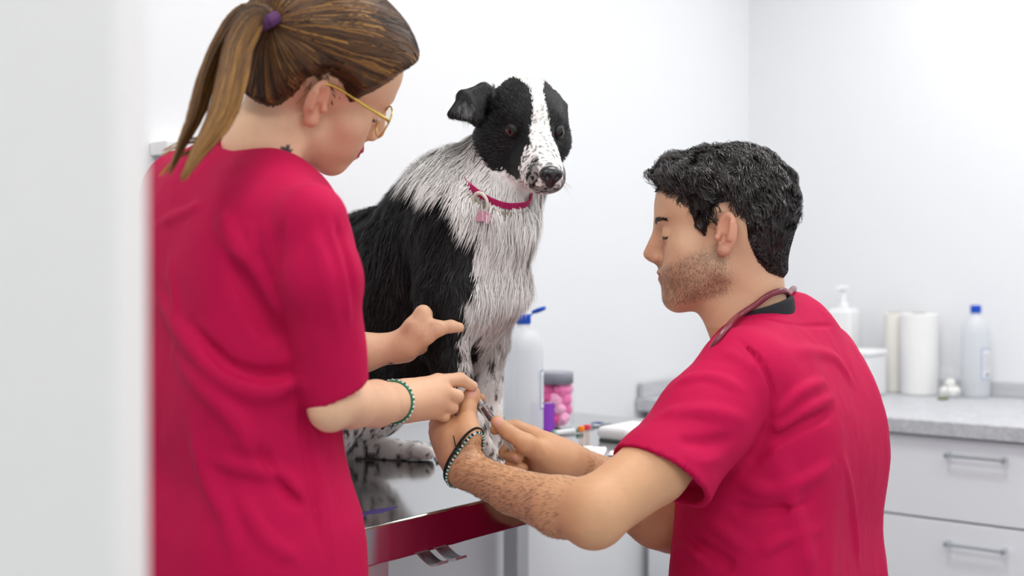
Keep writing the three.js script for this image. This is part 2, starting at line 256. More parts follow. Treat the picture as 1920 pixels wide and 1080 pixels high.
{ const o = thing('spray_can', 'slim grey can with printed blue band behind the man\'s collar', 'can', onPlane(1521, 724, COUNTER_Y)); mesh('body', lathe([[0, 0.001], [0.022, 0.001], [0.024, 0.004], [0.024, 0.21], [0.018, 0.222], [0, 0.224]], 36), mat(0xc9d3da, 0.35), o); mesh('print_band', cyl(0.0244, 0.0244, 0.05, 0, 0.17, 0, 36), mat(0x71808e, 0.4), o); mesh('cap', cyl(0.016, 0.018, 0.014, 0, 0.229, 0, 28), mat(0xdfe5ea, 0.4), o); }
{ const p = onPlane(1781, 746, COUNTER_Y), o = thing('glass_jar', 'clear low glass jar between paper roll and bottle', 'jar', p), R = 0.036, H = 0.075, gl = phys(0xffffff, 0.05, { transmission: 1, thickness: 0, side: THREE.DoubleSide });
  mesh('glass_body', lathe([[0, 0.002], [R - 0.003, 0.002], [R, 0.006], [R, H], [R - 0.002, H + 0.002]], 40), gl, o); mesh('lid', lathe([[0, H + 0.002], [R + 0.001, H + 0.002], [R + 0.001, H + 0.011], [R * 0.5, H + 0.015], [0, H + 0.016]], 40), gl, o);
  for (let k = 0; k < 5; k++) { const g = new THREE.IcosahedronGeometry(0.0145, 2), q = g.attributes.position; for (let i = 0; i < q.count; i++) { const f = 1 + 0.25 * noise(q.getX(i) * 80 + k, q.getY(i) * 80, q.getZ(i) * 80); q.setXYZ(i, q.getX(i) * f, q.getY(i) * f, q.getZ(i) * f); } g.computeVertexNormals(); const c = mesh('cotton_ball', g, mat(0xf4f4f2, 0.95)); c.position.copy(p).add(k < 4 ? V(Math.cos(k * 1.57) * 0.016, 0.019, Math.sin(k * 1.57) * 0.016) : V(0, 0.041, 0)); tag(c, 'white cotton ball inside the clear jar on the worktop', 'cotton ball', 'white cotton balls in the low jar'); } }
{ const o = thing('needle_caps', 'tiny olive green packet on the worktop beside the paper roll', 'packet', onPlane(1768, 750, COUNTER_Y), 0.4); mesh('packet', box(0.026, 0.008, 0.018, 0, 0.0045, 0, 0.003), mat(0x7d8460, 0.6), o); o.name = 'small_packet'; }
{ // ledge on the wall behind the woman
  const o = thing('wall_shelf', 'narrow white wall shelf behind the woman\'s ponytail', 'shelf', room(0.20, 1.438, WALL_T), ROOM_TURN);
  mesh('board', box(0.155, 0.024, 0.05, 0.045, 0.014, 0.026, 0.003), mat(0xf2f3f4, 0.45), o); mesh('under_strip', box(0.1, 0.016, 0.03, 0.05, -0.006, 0.016, 0.002), mat(0x8f90a0, 0.5), o);  // white board with a narrower grey strip below it
}
// ---------------------------------------------------------------- sculpting: joints with radii joined by a smooth minimum, meshed on a grid
class Sculpt {
  constructor() { this.p = []; this.extra = null; }
  // tapered limb between two joints
  limb(a, b, ra, rb, k = 0.01, cut = false) {
    const ab = b.clone().sub(a), c = a.clone().add(b).multiplyScalar(0.5);
    this.p.push({ t: 0, ax: a.x, ay: a.y, az: a.z, bx: ab.x, by: ab.y, bz: ab.z, l2: Math.max(ab.lengthSq(), 1e-12), ra, rb, k, cut, cx: c.x, cy: c.y, cz: c.z, R: ab.length() / 2 + Math.max(ra, rb) }); return this;
  }
  chain(list, k = 0.01) { for (let i = 0; i + 1 < list.length; i++) this.limb(list[i][0], list[i + 1][0], list[i][1], list[i + 1][1], k); return this; }
  ball(a, r, k = 0.01, cut = false) { return this.limb(a, a.clone(), r, r, k, cut); }
  // ellipsoid with axes given by a rotation matrix (columns)
  egg(c, r, k = 0.01, rot = null, cut = false) {
    const e = rot ? rot.elements : [1, 0, 0, 0, 0, 1, 0, 0, 0, 0, 1, 0];
    this.p.push({ t: 1, m: [e[0], e[1], e[2], e[4], e[5], e[6], e[8], e[9], e[10]], rx: r[0], ry: r[1], rz: r[2], k, cut, cx: c.x, cy: c.y, cz: c.z, R: Math.max(...r) }); return this;
  }
  // flat triangle with thickness
  web(a, b, c, r, k = 0.01) {
    const o = a.clone().add(b).add(c).multiplyScalar(1 / 3); this.p.push({ t: 2, a, b, c, r, k, cut: false, cx: o.x, cy: o.y, cz: o.z, R: Math.max(o.distanceTo(a), o.distanceTo(b), o.distanceTo(c)) + r, n: b.clone().sub(a).cross(c.clone().sub(a)).normalize() }); return this;
  }
  // half space: keeps the side the normal points away from
  slice(c, n, k = 0.003) { this.p.push({ t: 3, nx: n.x, ny: n.y, nz: n.z, cx: c.x, cy: c.y, cz: c.z, k, cut: true, R: 1e9 }); return this; }
  eval(x, y, z) {
    let d = 1e3;
    for (const q of this.p) {
      const ox = x - q.cx, oy = y - q.cy, oz = z - q.cz;
      if (q.t !== 3) { const low = Math.sqrt(ox * ox + oy * oy + oz * oz) - q.R; if (q.cut ? -low < d - q.k : low > d + q.k) continue; }
      let e;
      if (q.t === 0) {
        const px = x - q.ax, py = y - q.ay, pz = z - q.az; let h = (px * q.bx + py * q.by + pz * q.bz) / q.l2; h = h < 0 ? 0 : h > 1 ? 1 : h;
        const ex = px - q.bx * h, ey = py - q.by * h, ez = pz - q.bz * h; e = Math.sqrt(ex * ex + ey * ey + ez * ez) - (q.ra + (q.rb - q.ra) * h);
      } else if (q.t === 1) {
        const m = q.m, u = (m[0] * ox + m[1] * oy + m[2] * oz) / q.rx, v = (m[3] * ox + m[4] * oy + m[5] * oz) / q.ry, w = (m[6] * ox + m[7] * oy + m[8] * oz) / q.rz;
        const k0 = Math.sqrt(u * u + v * v + w * w), k1 = Math.sqrt(u * u / (q.rx * q.rx) + v * v / (q.ry * q.ry) + w * w / (q.rz * q.rz)); e = k1 > 1e-9 ? k0 * (k0 - 1) / k1 : -Math.min(q.rx, q.ry, q.rz);
      } else if (q.t === 2) e = triDist(x, y, z, q) - q.r;
      else e = -(ox * q.nx + oy * q.ny + oz * q.nz);
      if (q.cut) { e = -e; const h = Math.max(q.k - Math.abs(d - e), 0) / q.k; d = Math.max(d, e) + h * h * q.k * 0.25; }
      else { const h = Math.max(q.k - Math.abs(d - e), 0) / q.k; d = Math.min(d, e) - h * h * q.k * 0.25; }
    }
    return this.extra ? this.extra(x, y, z, d) : d;
  }
  // where the line of sight through a pixel of the photograph's frame first meets the shape
  hit(px, py, d0 = 0.9, d1 = 2.6) {
    const a = at(px, py, 1).sub(camera.position); let t = d0;
    for (let i = 0; i < 160; i++) { const d = this.eval(camera.position.x + a.x * t, camera.position.y + a.y * t, camera.position.z + a.z * t); if (d < 0.0004) break; t += d * 0.8; if (t > d1) return null; }
    return camera.position.clone().addScaledVector(a, t);
  }
  normal(p, e = 0.002) { return V(this.eval(p.x + e, p.y, p.z) - this.eval(p.x - e, p.y, p.z), this.eval(p.x, p.y + e, p.z) - this.eval(p.x, p.y - e, p.z), this.eval(p.x, p.y, p.z + e) - this.eval(p.x, p.y, p.z - e)).normalize(); }
}
const _d = (a, b) => a.x * b.x + a.y * b.y + a.z * b.z;
function triDist(x, y, z, q) {
  const p = V(x, y, z), seg = (a, b) => { const ab = b.clone().sub(a), ap = p.clone().sub(a), h = clamp(_d(ap, ab) / _d(ab, ab)); return ap.addScaledVector(ab, -h).length(); };
  const s = (a, b) => _d(b.clone().sub(a).cross(q.n), p.clone().sub(a));
  if (s(q.a, q.b) <= 0 && s(q.b, q.c) <= 0 && s(q.c, q.a) <= 0) return Math.abs(_d(p.clone().sub(q.a), q.n));
  return Math.min(seg(q.a, q.b), seg(q.b, q.c), seg(q.c, q.a));
}
// surface nets over one box; returns an indexed geometry
function skin(f, lo, hi, cell, color, keep) {
  const nx = Math.ceil((hi.x - lo.x) / cell) + 1, ny = Math.ceil((hi.y - lo.y) / cell) + 1, nz = Math.ceil((hi.z - lo.z) / cell) + 1, sx = 1, sy = nx, sz = nx * ny;
  const val = new Float32Array(nx * ny * nz), B = 6, reach = B * cell * 0.87 * 1.25 + cell;
  for (let bz = 0; bz < nz; bz += B) for (let by = 0; by < ny; by += B) for (let bx = 0; bx < nx; bx += B) {
    const d = f.eval(lo.x + (bx + B / 2) * cell, lo.y + (by + B / 2) * cell, lo.z + (bz + B / 2) * cell), far = Math.abs(d) > reach;
    for (let z = bz; z < Math.min(bz + B, nz); z++) for (let y = by; y < Math.min(by + B, ny); y++) for (let x = bx; x < Math.min(bx + B, nx); x++) val[x + y * sy + z * sz] = far ? d : f.eval(lo.x + x * cell, lo.y + y * cell, lo.z + z * cell);
  }
  const id = new Int32Array(nx * ny * nz).fill(-1), pos = [], idx = [];
  const corner = [0, sx, sy, sx + sy, sz, sx + sz, sy + sz, sx + sy + sz], E = [[0, 1], [0, 2], [0, 4], [1, 3], [1, 5], [2, 3], [2, 6], [3, 7], [4, 5], [4, 6], [5, 7], [6, 7]];
  for (let z = 0; z < nz - 1; z++) for (let y = 0; y < ny - 1; y++) for (let x = 0; x < nx - 1; x++) {
    const o = x + y * sy + z * sz; let m = 0; for (let k = 0; k < 8; k++) if (val[o + corner[k]] < 0) m |= 1 << k;
    if (m === 0 || m === 255) continue;
    let a = 0, b = 0, c = 0, n = 0;
    for (const [i, j] of E) { const p = val[o + corner[i]], q = val[o + corner[j]]; if ((p < 0) === (q < 0)) continue; const t = p / (p - q); a += (i & 1) + t * ((j & 1) - (i & 1)); b += (i >> 1 & 1) + t * ((j >> 1 & 1) - (i >> 1 & 1)); c += (i >> 2) + t * ((j >> 2) - (i >> 2)); n++; }
    id[o] = pos.length / 3; pos.push(lo.x + (x + a / n) * cell, lo.y + (y + b / n) * cell, lo.z + (z + c / n) * cell);
  }
  for (let z = 1; z < nz - 1; z++) for (let y = 1; y < ny - 1; y++) for (let x = 1; x < nx - 1; x++) {
    const o = x + y * sy + z * sz, s = val[o] < 0;
    for (const [st, u, v] of [[sx, sy, sz], [sy, sz, sx], [sz, sx, sy]]) {
      if ((val[o + st] < 0) === s) continue;
      const a = id[o], b = id[o - u], c = id[o - u - v], d = id[o - v]; if (a < 0 || b < 0 || c < 0 || d < 0) continue;
      if (s) idx.push(a, b, c, a, c, d); else idx.push(a, c, b, a, d, c);
    }
  }
  let g = new THREE.BufferGeometry(); g.setAttribute('position', new THREE.Float32BufferAttribute(pos, 3)); g.setIndex(idx); g.computeVertexNormals();
  const P = g.attributes.position, N = g.attributes.normal;
  for (let r = 0; r < 2; r++) { for (let i = 0; i < P.count; i++) { const x = P.getX(i), y = P.getY(i), z = P.getZ(i), d = clamp(f.eval(x, y, z), -cell, cell) * 0.85; P.setXYZ(i, x - N.getX(i) * d, y - N.getY(i) * d, z - N.getZ(i) * d); } g.computeVertexNormals(); }
  if (keep) { const q = []; for (let i = 0; i < idx.length; i += 3) { const j = idx[i]; if (keep(P.getX(j), P.getY(j), P.getZ(j))) q.push(idx[i], idx[i + 1], idx[i + 2]); } g.setIndex(q); }
  if (color) { const C = new Float32Array(P.count * 3); for (let i = 0; i < P.count; i++) { const c = color(P.getX(i), P.getY(i), P.getZ(i), N.getX(i), N.getY(i), N.getZ(i)); C[i * 3] = c[0]; C[i * 3 + 1] = c[1]; C[i * 3 + 2] = c[2]; } g.setAttribute('color', new THREE.BufferAttribute(C, 3)); }
  return g;
}
function joinSkins(list) { const g = mergeGeometries(list); return g; }
// a frame for heads: x forward, y up, z to the side
class Frame {
  constructor(o, yaw, pitch, roll, s = 1, base = 0) { this.o = o; this.s = s; this.m = new THREE.Matrix4().makeRotationY(yaw + base).multiply(new THREE.Matrix4().makeRotationZ(pitch)).multiply(new THREE.Matrix4().makeRotationX(roll)); this.inv = this.m.clone().invert(); }
  to(x, y, z) { return V(x, y, z).multiplyScalar(this.s).applyMatrix4(this.m).add(this.o); }
  dir(x, y, z) { return V(x, y, z).applyMatrix4(this.m); }
  from(p) { return p.clone().sub(this.o).applyMatrix4(this.inv).multiplyScalar(1 / this.s); }
  fromXYZ(x, y, z) { return V(x, y, z).sub(this.o).applyMatrix4(this.inv).multiplyScalar(1 / this.s); }
  rot(rx = 0, ry = 0, rz = 0) { return this.m.clone().multiply(new THREE.Matrix4().makeRotationFromEuler(new THREE.Euler(rx, ry, rz))); }
}
// hair and fur: tapered ribbons collected into one geometry
class Strands {
  constructor() { this.pos = []; this.nor = []; this.col = []; this.idx = []; }
  add(pts, normals, width, c0, c1, tip = 0.05) {
    const n = pts.length, b = this.pos.length / 3;
    for (let i = 0; i < n; i++) {
      const a = pts[Math.max(i - 1, 0)], c = pts[Math.min(i + 1, n - 1)], N = normals.length === n ? normals[i] : normals[0], u = i / (n - 1);
      let tx = c.x - a.x, ty = c.y - a.y, tz = c.z - a.z, wx = ty * N.z - tz * N.y, wy = tz * N.x - tx * N.z, wz = tx * N.y - ty * N.x; const l = Math.hypot(wx, wy, wz) || 1, w = width * (tip + (1 - tip) * Math.pow(1 - u, 0.6)) * 0.5 / l; wx *= w; wy *= w; wz *= w;
      const p = pts[i], k = [lerp(c0[0], c1[0], u), lerp(c0[1], c1[1], u), lerp(c0[2], c1[2], u)];
      if (i === n - 1) { this.pos.push(p.x, p.y, p.z); this.nor.push(N.x, N.y, N.z); this.col.push(...k); }
      else { this.pos.push(p.x - wx, p.y - wy, p.z - wz, p.x + wx, p.y + wy, p.z + wz); this.nor.push(N.x, N.y, N.z, N.x, N.y, N.z); this.col.push(...k, ...k); }
      if (i < n - 2) this.idx.push(b + 2 * i, b + 2 * i + 1, b + 2 * i + 2, b + 2 * i + 1, b + 2 * i + 3, b + 2 * i + 2);
      else if (i === n - 2) this.idx.push(b + 2 * i, b + 2 * i + 1, b + 2 * i + 2);
    }
  }
  geometry() {
    const g = new THREE.BufferGeometry(); g.setAttribute('position', new THREE.Float32BufferAttribute(this.pos, 3)); g.setAttribute('normal', new THREE.Float32BufferAttribute(this.nor, 3)); g.setAttribute('color', new THREE.Float32BufferAttribute(this.col, 3)); g.setIndex(this.idx); return g;
  }
}
// even scatter of points over a geometry: calls f(position, normal, colour)
function scatter(g, count, rnd, f) {
  const P = g.attributes.position, N = g.attributes.normal, C = g.attributes.color, I = g.index.array, acc = new Float64Array(I.length / 3); let sum = 0;
  const a = V(), b = V(), c = V(), e = V();
  for (let t = 0; t < acc.length; t++) { a.fromBufferAttribute(P, I[t * 3]); b.fromBufferAttribute(P, I[t * 3 + 1]); c.fromBufferAttribute(P, I[t * 3 + 2]); sum += b.sub(a).cross(e.copy(c).sub(a)).length() * 0.5; acc[t] = sum; }
  for (let k = 0; k < count; k++) {
    const r = rnd() * sum; let lo = 0, hi = acc.length - 1; while (lo < hi) { const m = lo + hi >> 1; if (acc[m] < r) lo = m + 1; else hi = m; }
    let u = rnd(), v = rnd(); if (u + v > 1) { u = 1 - u; v = 1 - v; } const w = 1 - u - v, i = I[lo * 3], j = I[lo * 3 + 1], l = I[lo * 3 + 2];
    const m = (A, g2) => g2(A, i) * w + g2(A, j) * u + g2(A, l) * v, X = (A, n) => A.getX(n), Y = (A, n) => A.getY(n), Z = (A, n) => A.getZ(n);
    f(V(m(P, X), m(P, Y), m(P, Z)), V(m(N, X), m(N, Y), m(N, Z)).normalize(), C ? [m(C, X), m(C, Y), m(C, Z)] : null, k);
  }
}
// raised folds in cloth along lines found on the body of the garment
function folds(f, list) {
  const out = [];
  for (const [pts, w0, h] of list) {
    const w = w0 * 0.8, q = pts.map(([x, y]) => f.hit(x, y)).filter(Boolean); if (q.length < 2) continue;
    const c = new THREE.CatmullRomCurve3(q), n = Math.max(4, Math.ceil(c.getLength() / 0.015)), P = c.getPoints(n), b = new THREE.Box3().setFromPoints(P).expandByScalar(w * 2.2); out.push({ P, w, h, b, n });
  }
  return (x, y, z) => {
    let s = 0;
    for (const o of out) {
      const m = o.b.min, M = o.b.max; if (x < m.x || y < m.y || z < m.z || x > M.x || y > M.y || z > M.z) continue;
      let best = 1e9, at01 = 0;
      for (let i = 0; i < o.n; i++) { const a = o.P[i], c = o.P[i + 1], bx = c.x - a.x, by = c.y - a.y, bz = c.z - a.z, px = x - a.x, py = y - a.y, pz = z - a.z, t = clamp((px * bx + py * by + pz * bz) / (bx * bx + by * by + bz * bz + 1e-12)), ex = px - bx * t, ey = py - by * t, ez = pz - bz * t, d = ex * ex + ey * ey + ez * ez; if (d < best) { best = d; at01 = (i + t) / o.n; } }
      const taper = sstep(0, 0.22, at01) * (1 - sstep(0.75, 1, at01)); s += o.h * Math.exp(-best / (o.w * o.w) * 1.6) * (0.15 + 0.85 * taper);
    }
    return s;
  };
}
const bounds = (list, pad) => { const b = new THREE.Box3().setFromPoints(list); b.min.addScalar(-pad); b.max.addScalar(pad); return b; };
// ---------------------------------------------------------------- what the two people share
const J = (px, py, d, r) => [at(px, py, d), px2m(r, d)];
function sculptHead(S, F, o = {}) {
  const s = F.s, T = (x, y, z) => F.to(x, y, z), R = F.rot(), f = o.female ? 1 : 0, E = (x, y, z, rx, ry, rz, k, rot = R, cut = false) => S.egg(T(x, y, z), [rx * s, ry * s, rz * s], k * s, rot, cut);
  E(-0.005, 0.052, 0, 0.098, 0.076, 0.073, 0.01); E(-0.042, 0.018, 0, 0.06, 0.058, 0.062, 0.03);
  E(0.045, 0.05, 0, 0.053, 0.05, 0.057, 0.03); E(0.046, -0.03, 0, 0.05, 0.06, 0.054 - 0.002 * f, 0.03); E(0.032, -0.06, 0, 0.05, 0.036, 0.044, 0.03);
  for (const z of [-1, 1]) {
    S.ball(T(0.057, -0.016, 0.044 * z), 0.022 * s, 0.03 * s);
    S.limb(T(0.012, -0.05, 0.05 * z), T(0.072, -0.092 + 0.006 * f, 0.014 * z), (0.017 - 0.002 * f) * s, (0.0165 - 0.002 * f) * s, 0.03 * s);
    S.ball(T(0.066, -0.045, 0.036 * z), 0.018 * s, 0.025 * s);
  }
  S.ball(T(0.079, -0.092 + 0.006 * f, 0), (0.0185 - 0.003 * f) * s, 0.02 * s);
  S.limb(T(0.088 - 0.002 * f, 0.031, -0.026), T(0.088 - 0.002 * f, 0.031, 0.026), 0.011 * s, 0.011 * s, 0.018 * s);
  for (const z of [-1, 1]) { S.ball(T(0.108, 0.011, 0.033 * z), 0.016 * s, 0.016 * s, true); S.ball(T(0.0785, 0.009, 0.0315 * z), 0.0138 * s, 0.004 * s); S.limb(T(0.0875, 0.0035, 0.022 * z), T(0.086, 0.0015, 0.042 * z), 0.0035 * s, 0.003 * s, 0.004 * s); }
  S.limb(T(0.095, 0.022, 0), T(0.1165 - 0.002 * f, -0.019, 0), (0.0082 - 0.001 * f) * s, (0.0095 - 0.001 * f) * s, 0.014 * s);
  S.limb(T(0.088, 0.018, 0), T(0.1, -0.023, 0), 0.009 * s, 0.0115 * s, 0.01 * s);
  for (const z of [-1, 1]) { S.ball(T(0.105, -0.026, 0.0115 * z), 0.0078 * s, 0.006 * s); S.ball(T(0.1085, -0.0335, 0.0075 * z), 0.0024 * s, 0.002 * s, true); }
  S.limb(T(0.112, -0.026, 0), T(0.098, -0.033, 0), 0.0055 * s, 0.007 * s, 0.008 * s);
  E(0.085, -0.056, 0, 0.0165, 0.022, 0.027, 0.016);
  E(0.1005, -0.0505, 0, 0.0062, 0.0048, 0.0195 + 0.004 * f, 0.005); E(0.0985, -0.0612, 0, 0.0066 + 0.001 * f, 0.0058 + 0.0008 * f, 0.0175 + 0.003 * f, 0.005);
  S.limb(T(0.1075, -0.0557, -0.021), T(0.1075, -0.0557, 0.021), 0.0016 * s, 0.0016 * s, 0.004 * s, true);
  for (const z of [-1, 1]) {                                             // ears
    const er = F.rot(0, 0.42 * z, 0.14), e = (x, y, dz, rx, ry, rz, k, cut) => S.egg(T(x, y, (0.0765 + dz) * z), [rx * s, ry * s, rz * s], k * s, er, cut);
    e(-0.009, 0.006, 0, 0.0175, 0.0305, 0.0075, 0.006, false); S.ball(T(-0.0005, -0.024, 0.0755 * z), 0.0085 * s, 0.01 * s);
    e(-0.007, 0.012, 0.0085, 0.011, 0.0195, 0.0075, 0.003, true); e(-0.001, -0.004, 0.006, 0.0065, 0.010, 0.010, 0.003, true);
    S.limb(T(-0.0165, 0.018, 0.087 * z), T(-0.0125, -0.006, 0.0855 * z), 0.0022 * s, 0.0028 * s, 0.006 * s); S.ball(T(0.0055, -0.002, 0.077 * z), 0.0046 * s, 0.006 * s);
  }
  if (o.neck) S.limb(T(-0.032, -0.02, 0), o.neck[0], o.neckTop ?? 0.052, o.neck[1], 0.03);
}
const inPoly = (x, y, P) => { // signed distance to a polygon, positive inside
  let d = 1e9, c = false; for (let i = 0, j = P.length - 1; i < P.length; j = i++) { const [ax, ay] = P[j], [bx, by] = P[i], ex = bx - ax, ey = by - ay, t = clamp(((x - ax) * ex + (y - ay) * ey) / (ex * ex + ey * ey)); d = Math.min(d, Math.hypot(x - ax - ex * t, y - ay - ey * t)); if ((ay > y) !== (by > y) && x < (bx - ax) * (y - ay) / (by - ay) + ax) c = !c; } return c ? d : -d;
};
const skinMat = phys(0xffffff, 0.52, { vertexColors: true, sheen: 0.25, sheenRoughness: 0.5, sheenColor: new THREE.Color(0.9, 0.6, 0.5), bumpScale: 0.0002 });
const weave = (() => { const t = dataTexture(128, (u, v) => { const a = Math.sin(u * Math.PI * 64) * Math.sin(v * Math.PI * 64 + (Math.floor(u * 32) % 2) * Math.PI), n = 128 + a * 46 + 20 * tileNoise(u, v, 40, 4); return [n, n, n]; }, { srgb: false }); return t; })();
const scrubMat = phys(0xffffff, 0.8, { vertexColors: true, specularIntensity: 0.45 });
const scrubColor = (x, y, z) => { const n = 1 + 0.07 * fbm(x * 14, y * 14, z * 14, 3) + 0.05 * noise(x * 420, y * 420, z * 420); return [0.53 * n, 0.002 * n, 0.066 * n]; };
const hairMat = phys(0xffffff, 0.5, { specularIntensity: 0.6, vertexColors: true, side: THREE.DoubleSide });
const furMat = phys(0xffffff, 0.58, { specularIntensity: 0.5, vertexColors: true, side: THREE.DoubleSide });
// one body from several grids: fine boxes for head and hands, a coarse one for the rest
function bodySkin(S, fine, coarseBox, coarseCell, color) {
  const inside = (b, x, y, z, m) => x > b.min.x + m && y > b.min.y + m && z > b.min.z + m && x < b.max.x - m && y < b.max.y - m && z < b.max.z - m;
  const parts = fine.map(([b, c], i) => skin(S, b.min, b.max, c, color, (x, y, z) => fine.slice(0, i).every(([o, oc]) => !inside(o, x, y, z, oc * 3))));
  parts.push(skin(S, coarseBox.min, coarseBox.max, coarseCell, color, (x, y, z) => fine.every(([o, oc]) => !inside(o, x, y, z, oc * 4))));
  return joinSkins(parts);
}
const both = (a, b, k) => { const h = Math.max(k - Math.abs(a - b), 0) / k; return Math.min(a, b) - h * h * k * 0.25; };
// a short sleeve: cone cut at the hem and hollow near it
function sleeve(list, hemAt, hemDir, thick = 0.0078) {
  const S = new Sculpt(); S.chain(list, 0.02);
  return { eval: (x, y, z, fold = 0) => { const e = S.eval(x, y, z); if (e > 0.08) return e; const p = (x - hemAt.x) * hemDir.x + (y - hemAt.y) * hemDir.y + (z - hemAt.z) * hemDir.z, calm = sstep(-0.004, -0.05, p), d = e - fold * calm; return Math.max(d, p, -Math.max(d + thick, -0.03 - p)); } };
}
function trousers(person, hip, feet, seat, name = 'scrub_trousers') {
  const S = new Sculpt(), col = scrubColor;
  for (const { hipAt, knee, ankle } of feet) { S.chain([[hipAt, 0.098], [knee, 0.072], [ankle, 0.06]], 0.03); }
  S.limb(hip[0], hip[1], 0.112, 0.112, 0.05); S.extra = (x, y, z, d) => d + 0.004 * noise(x * 14, y * 9, z * 14);
  const b = bounds([hip[0], hip[1], ...feet.flatMap((f) => [f.hipAt, f.knee, f.ankle])], 0.16); b.min.y = Math.max(b.min.y, 0.03);
  mesh(name, skin(S, b.min, b.max, 0.012, col), scrubMat, person);
  for (const { ankle, toe } of feet) {
    const s = new Sculpt(), h = V(ankle.x, 0.045, ankle.z), t = V(toe.x, 0.034, toe.z); s.limb(h, t, 0.044, 0.034, 0.02); s.limb(h, ankle, 0.042, 0.04, 0.02); s.slice(V(0, 0.001, 0), V(0, -1, 0), 0.004);
    const c = bounds([h, t, V(ankle.x, 0.1, ankle.z)], 0.06); c.min.y = -0.02; mesh('shoe', skin(s, c.min, c.max, 0.007), mat(0xf0f0f0, 0.5), person);
  }
}
// ---------------------------------------------------------------- the woman
const woman = thing('person', 'woman in crimson scrubs with ponytail holding the dog\'s leg', 'person', V(0, 0, 0));
const WF = new Frame(V(-0.2477, 1.4660, -1.47), THREE.MathUtils.degToRad(30.6), THREE.MathUtils.degToRad(-21.1), THREE.MathUtils.degToRad(32.9), 0.915);
const womanTorso = new Sculpt(), womanSleeves = [];
{
  const B = womanTorso, sl = sleeve([J(586, 414, 1.295, 62), J(602, 520, 1.30, 72), J(626, 728, 1.335, 64)], at(630, 735, 1.335), at(632, 728, 1.335).sub(at(612, 560, 1.305)).normalize().add(V(0.33, 0, 0.0)).normalize());
  const sl2 = sleeve([J(345, 352, 1.57, 60), J(400, 520, 1.62, 62), J(452, 640, 1.67, 56)], at(450, 640, 1.67), at(450, 640, 1.67).sub(at(380, 470, 1.61)).normalize());
  B.limb(at(345, 352, 1.58), at(580, 412, 1.295), px2m(58, 1.57), px2m(58, 1.3), 0.045);
  B.limb(at(428, 338, 1.475), at(503, 374, 1.425), 0.053, 0.052, 0.04);
  B.limb(at(395, 430, 1.54), at(510, 455, 1.41), 0.085, 0.085, 0.07);
  B.limb(at(385, 560, 1.53), at(500, 570, 1.405), 0.098, 0.095, 0.08);
  B.limb(at(375, 760, 1.52), at(486, 760, 1.405), 0.098, 0.097, 0.08);
  B.limb(at(365, 1000, 1.52), at(512, 1000, 1.41), 0.112, 0.108, 0.08);
  B.limb(at(355, 1200, 1.52), at(505, 1200, 1.41), 0.118, 0.116, 0.08);
  B.slice(V(0, 0.74, 0), V(0, -1, 0), 0.006);
  // neck opening
  B.limb(at(500, 240, 1.45), at(488, 288, 1.45), 0.058, 0.047, 0.012, true);
  womanSleeves.push(sl, sl2);
}
const womanBody = new Sculpt();
womanBody.extra = (x, y, z, d) => both(d, womanTorso.eval(x, y, z) + 0.022, 0.02);
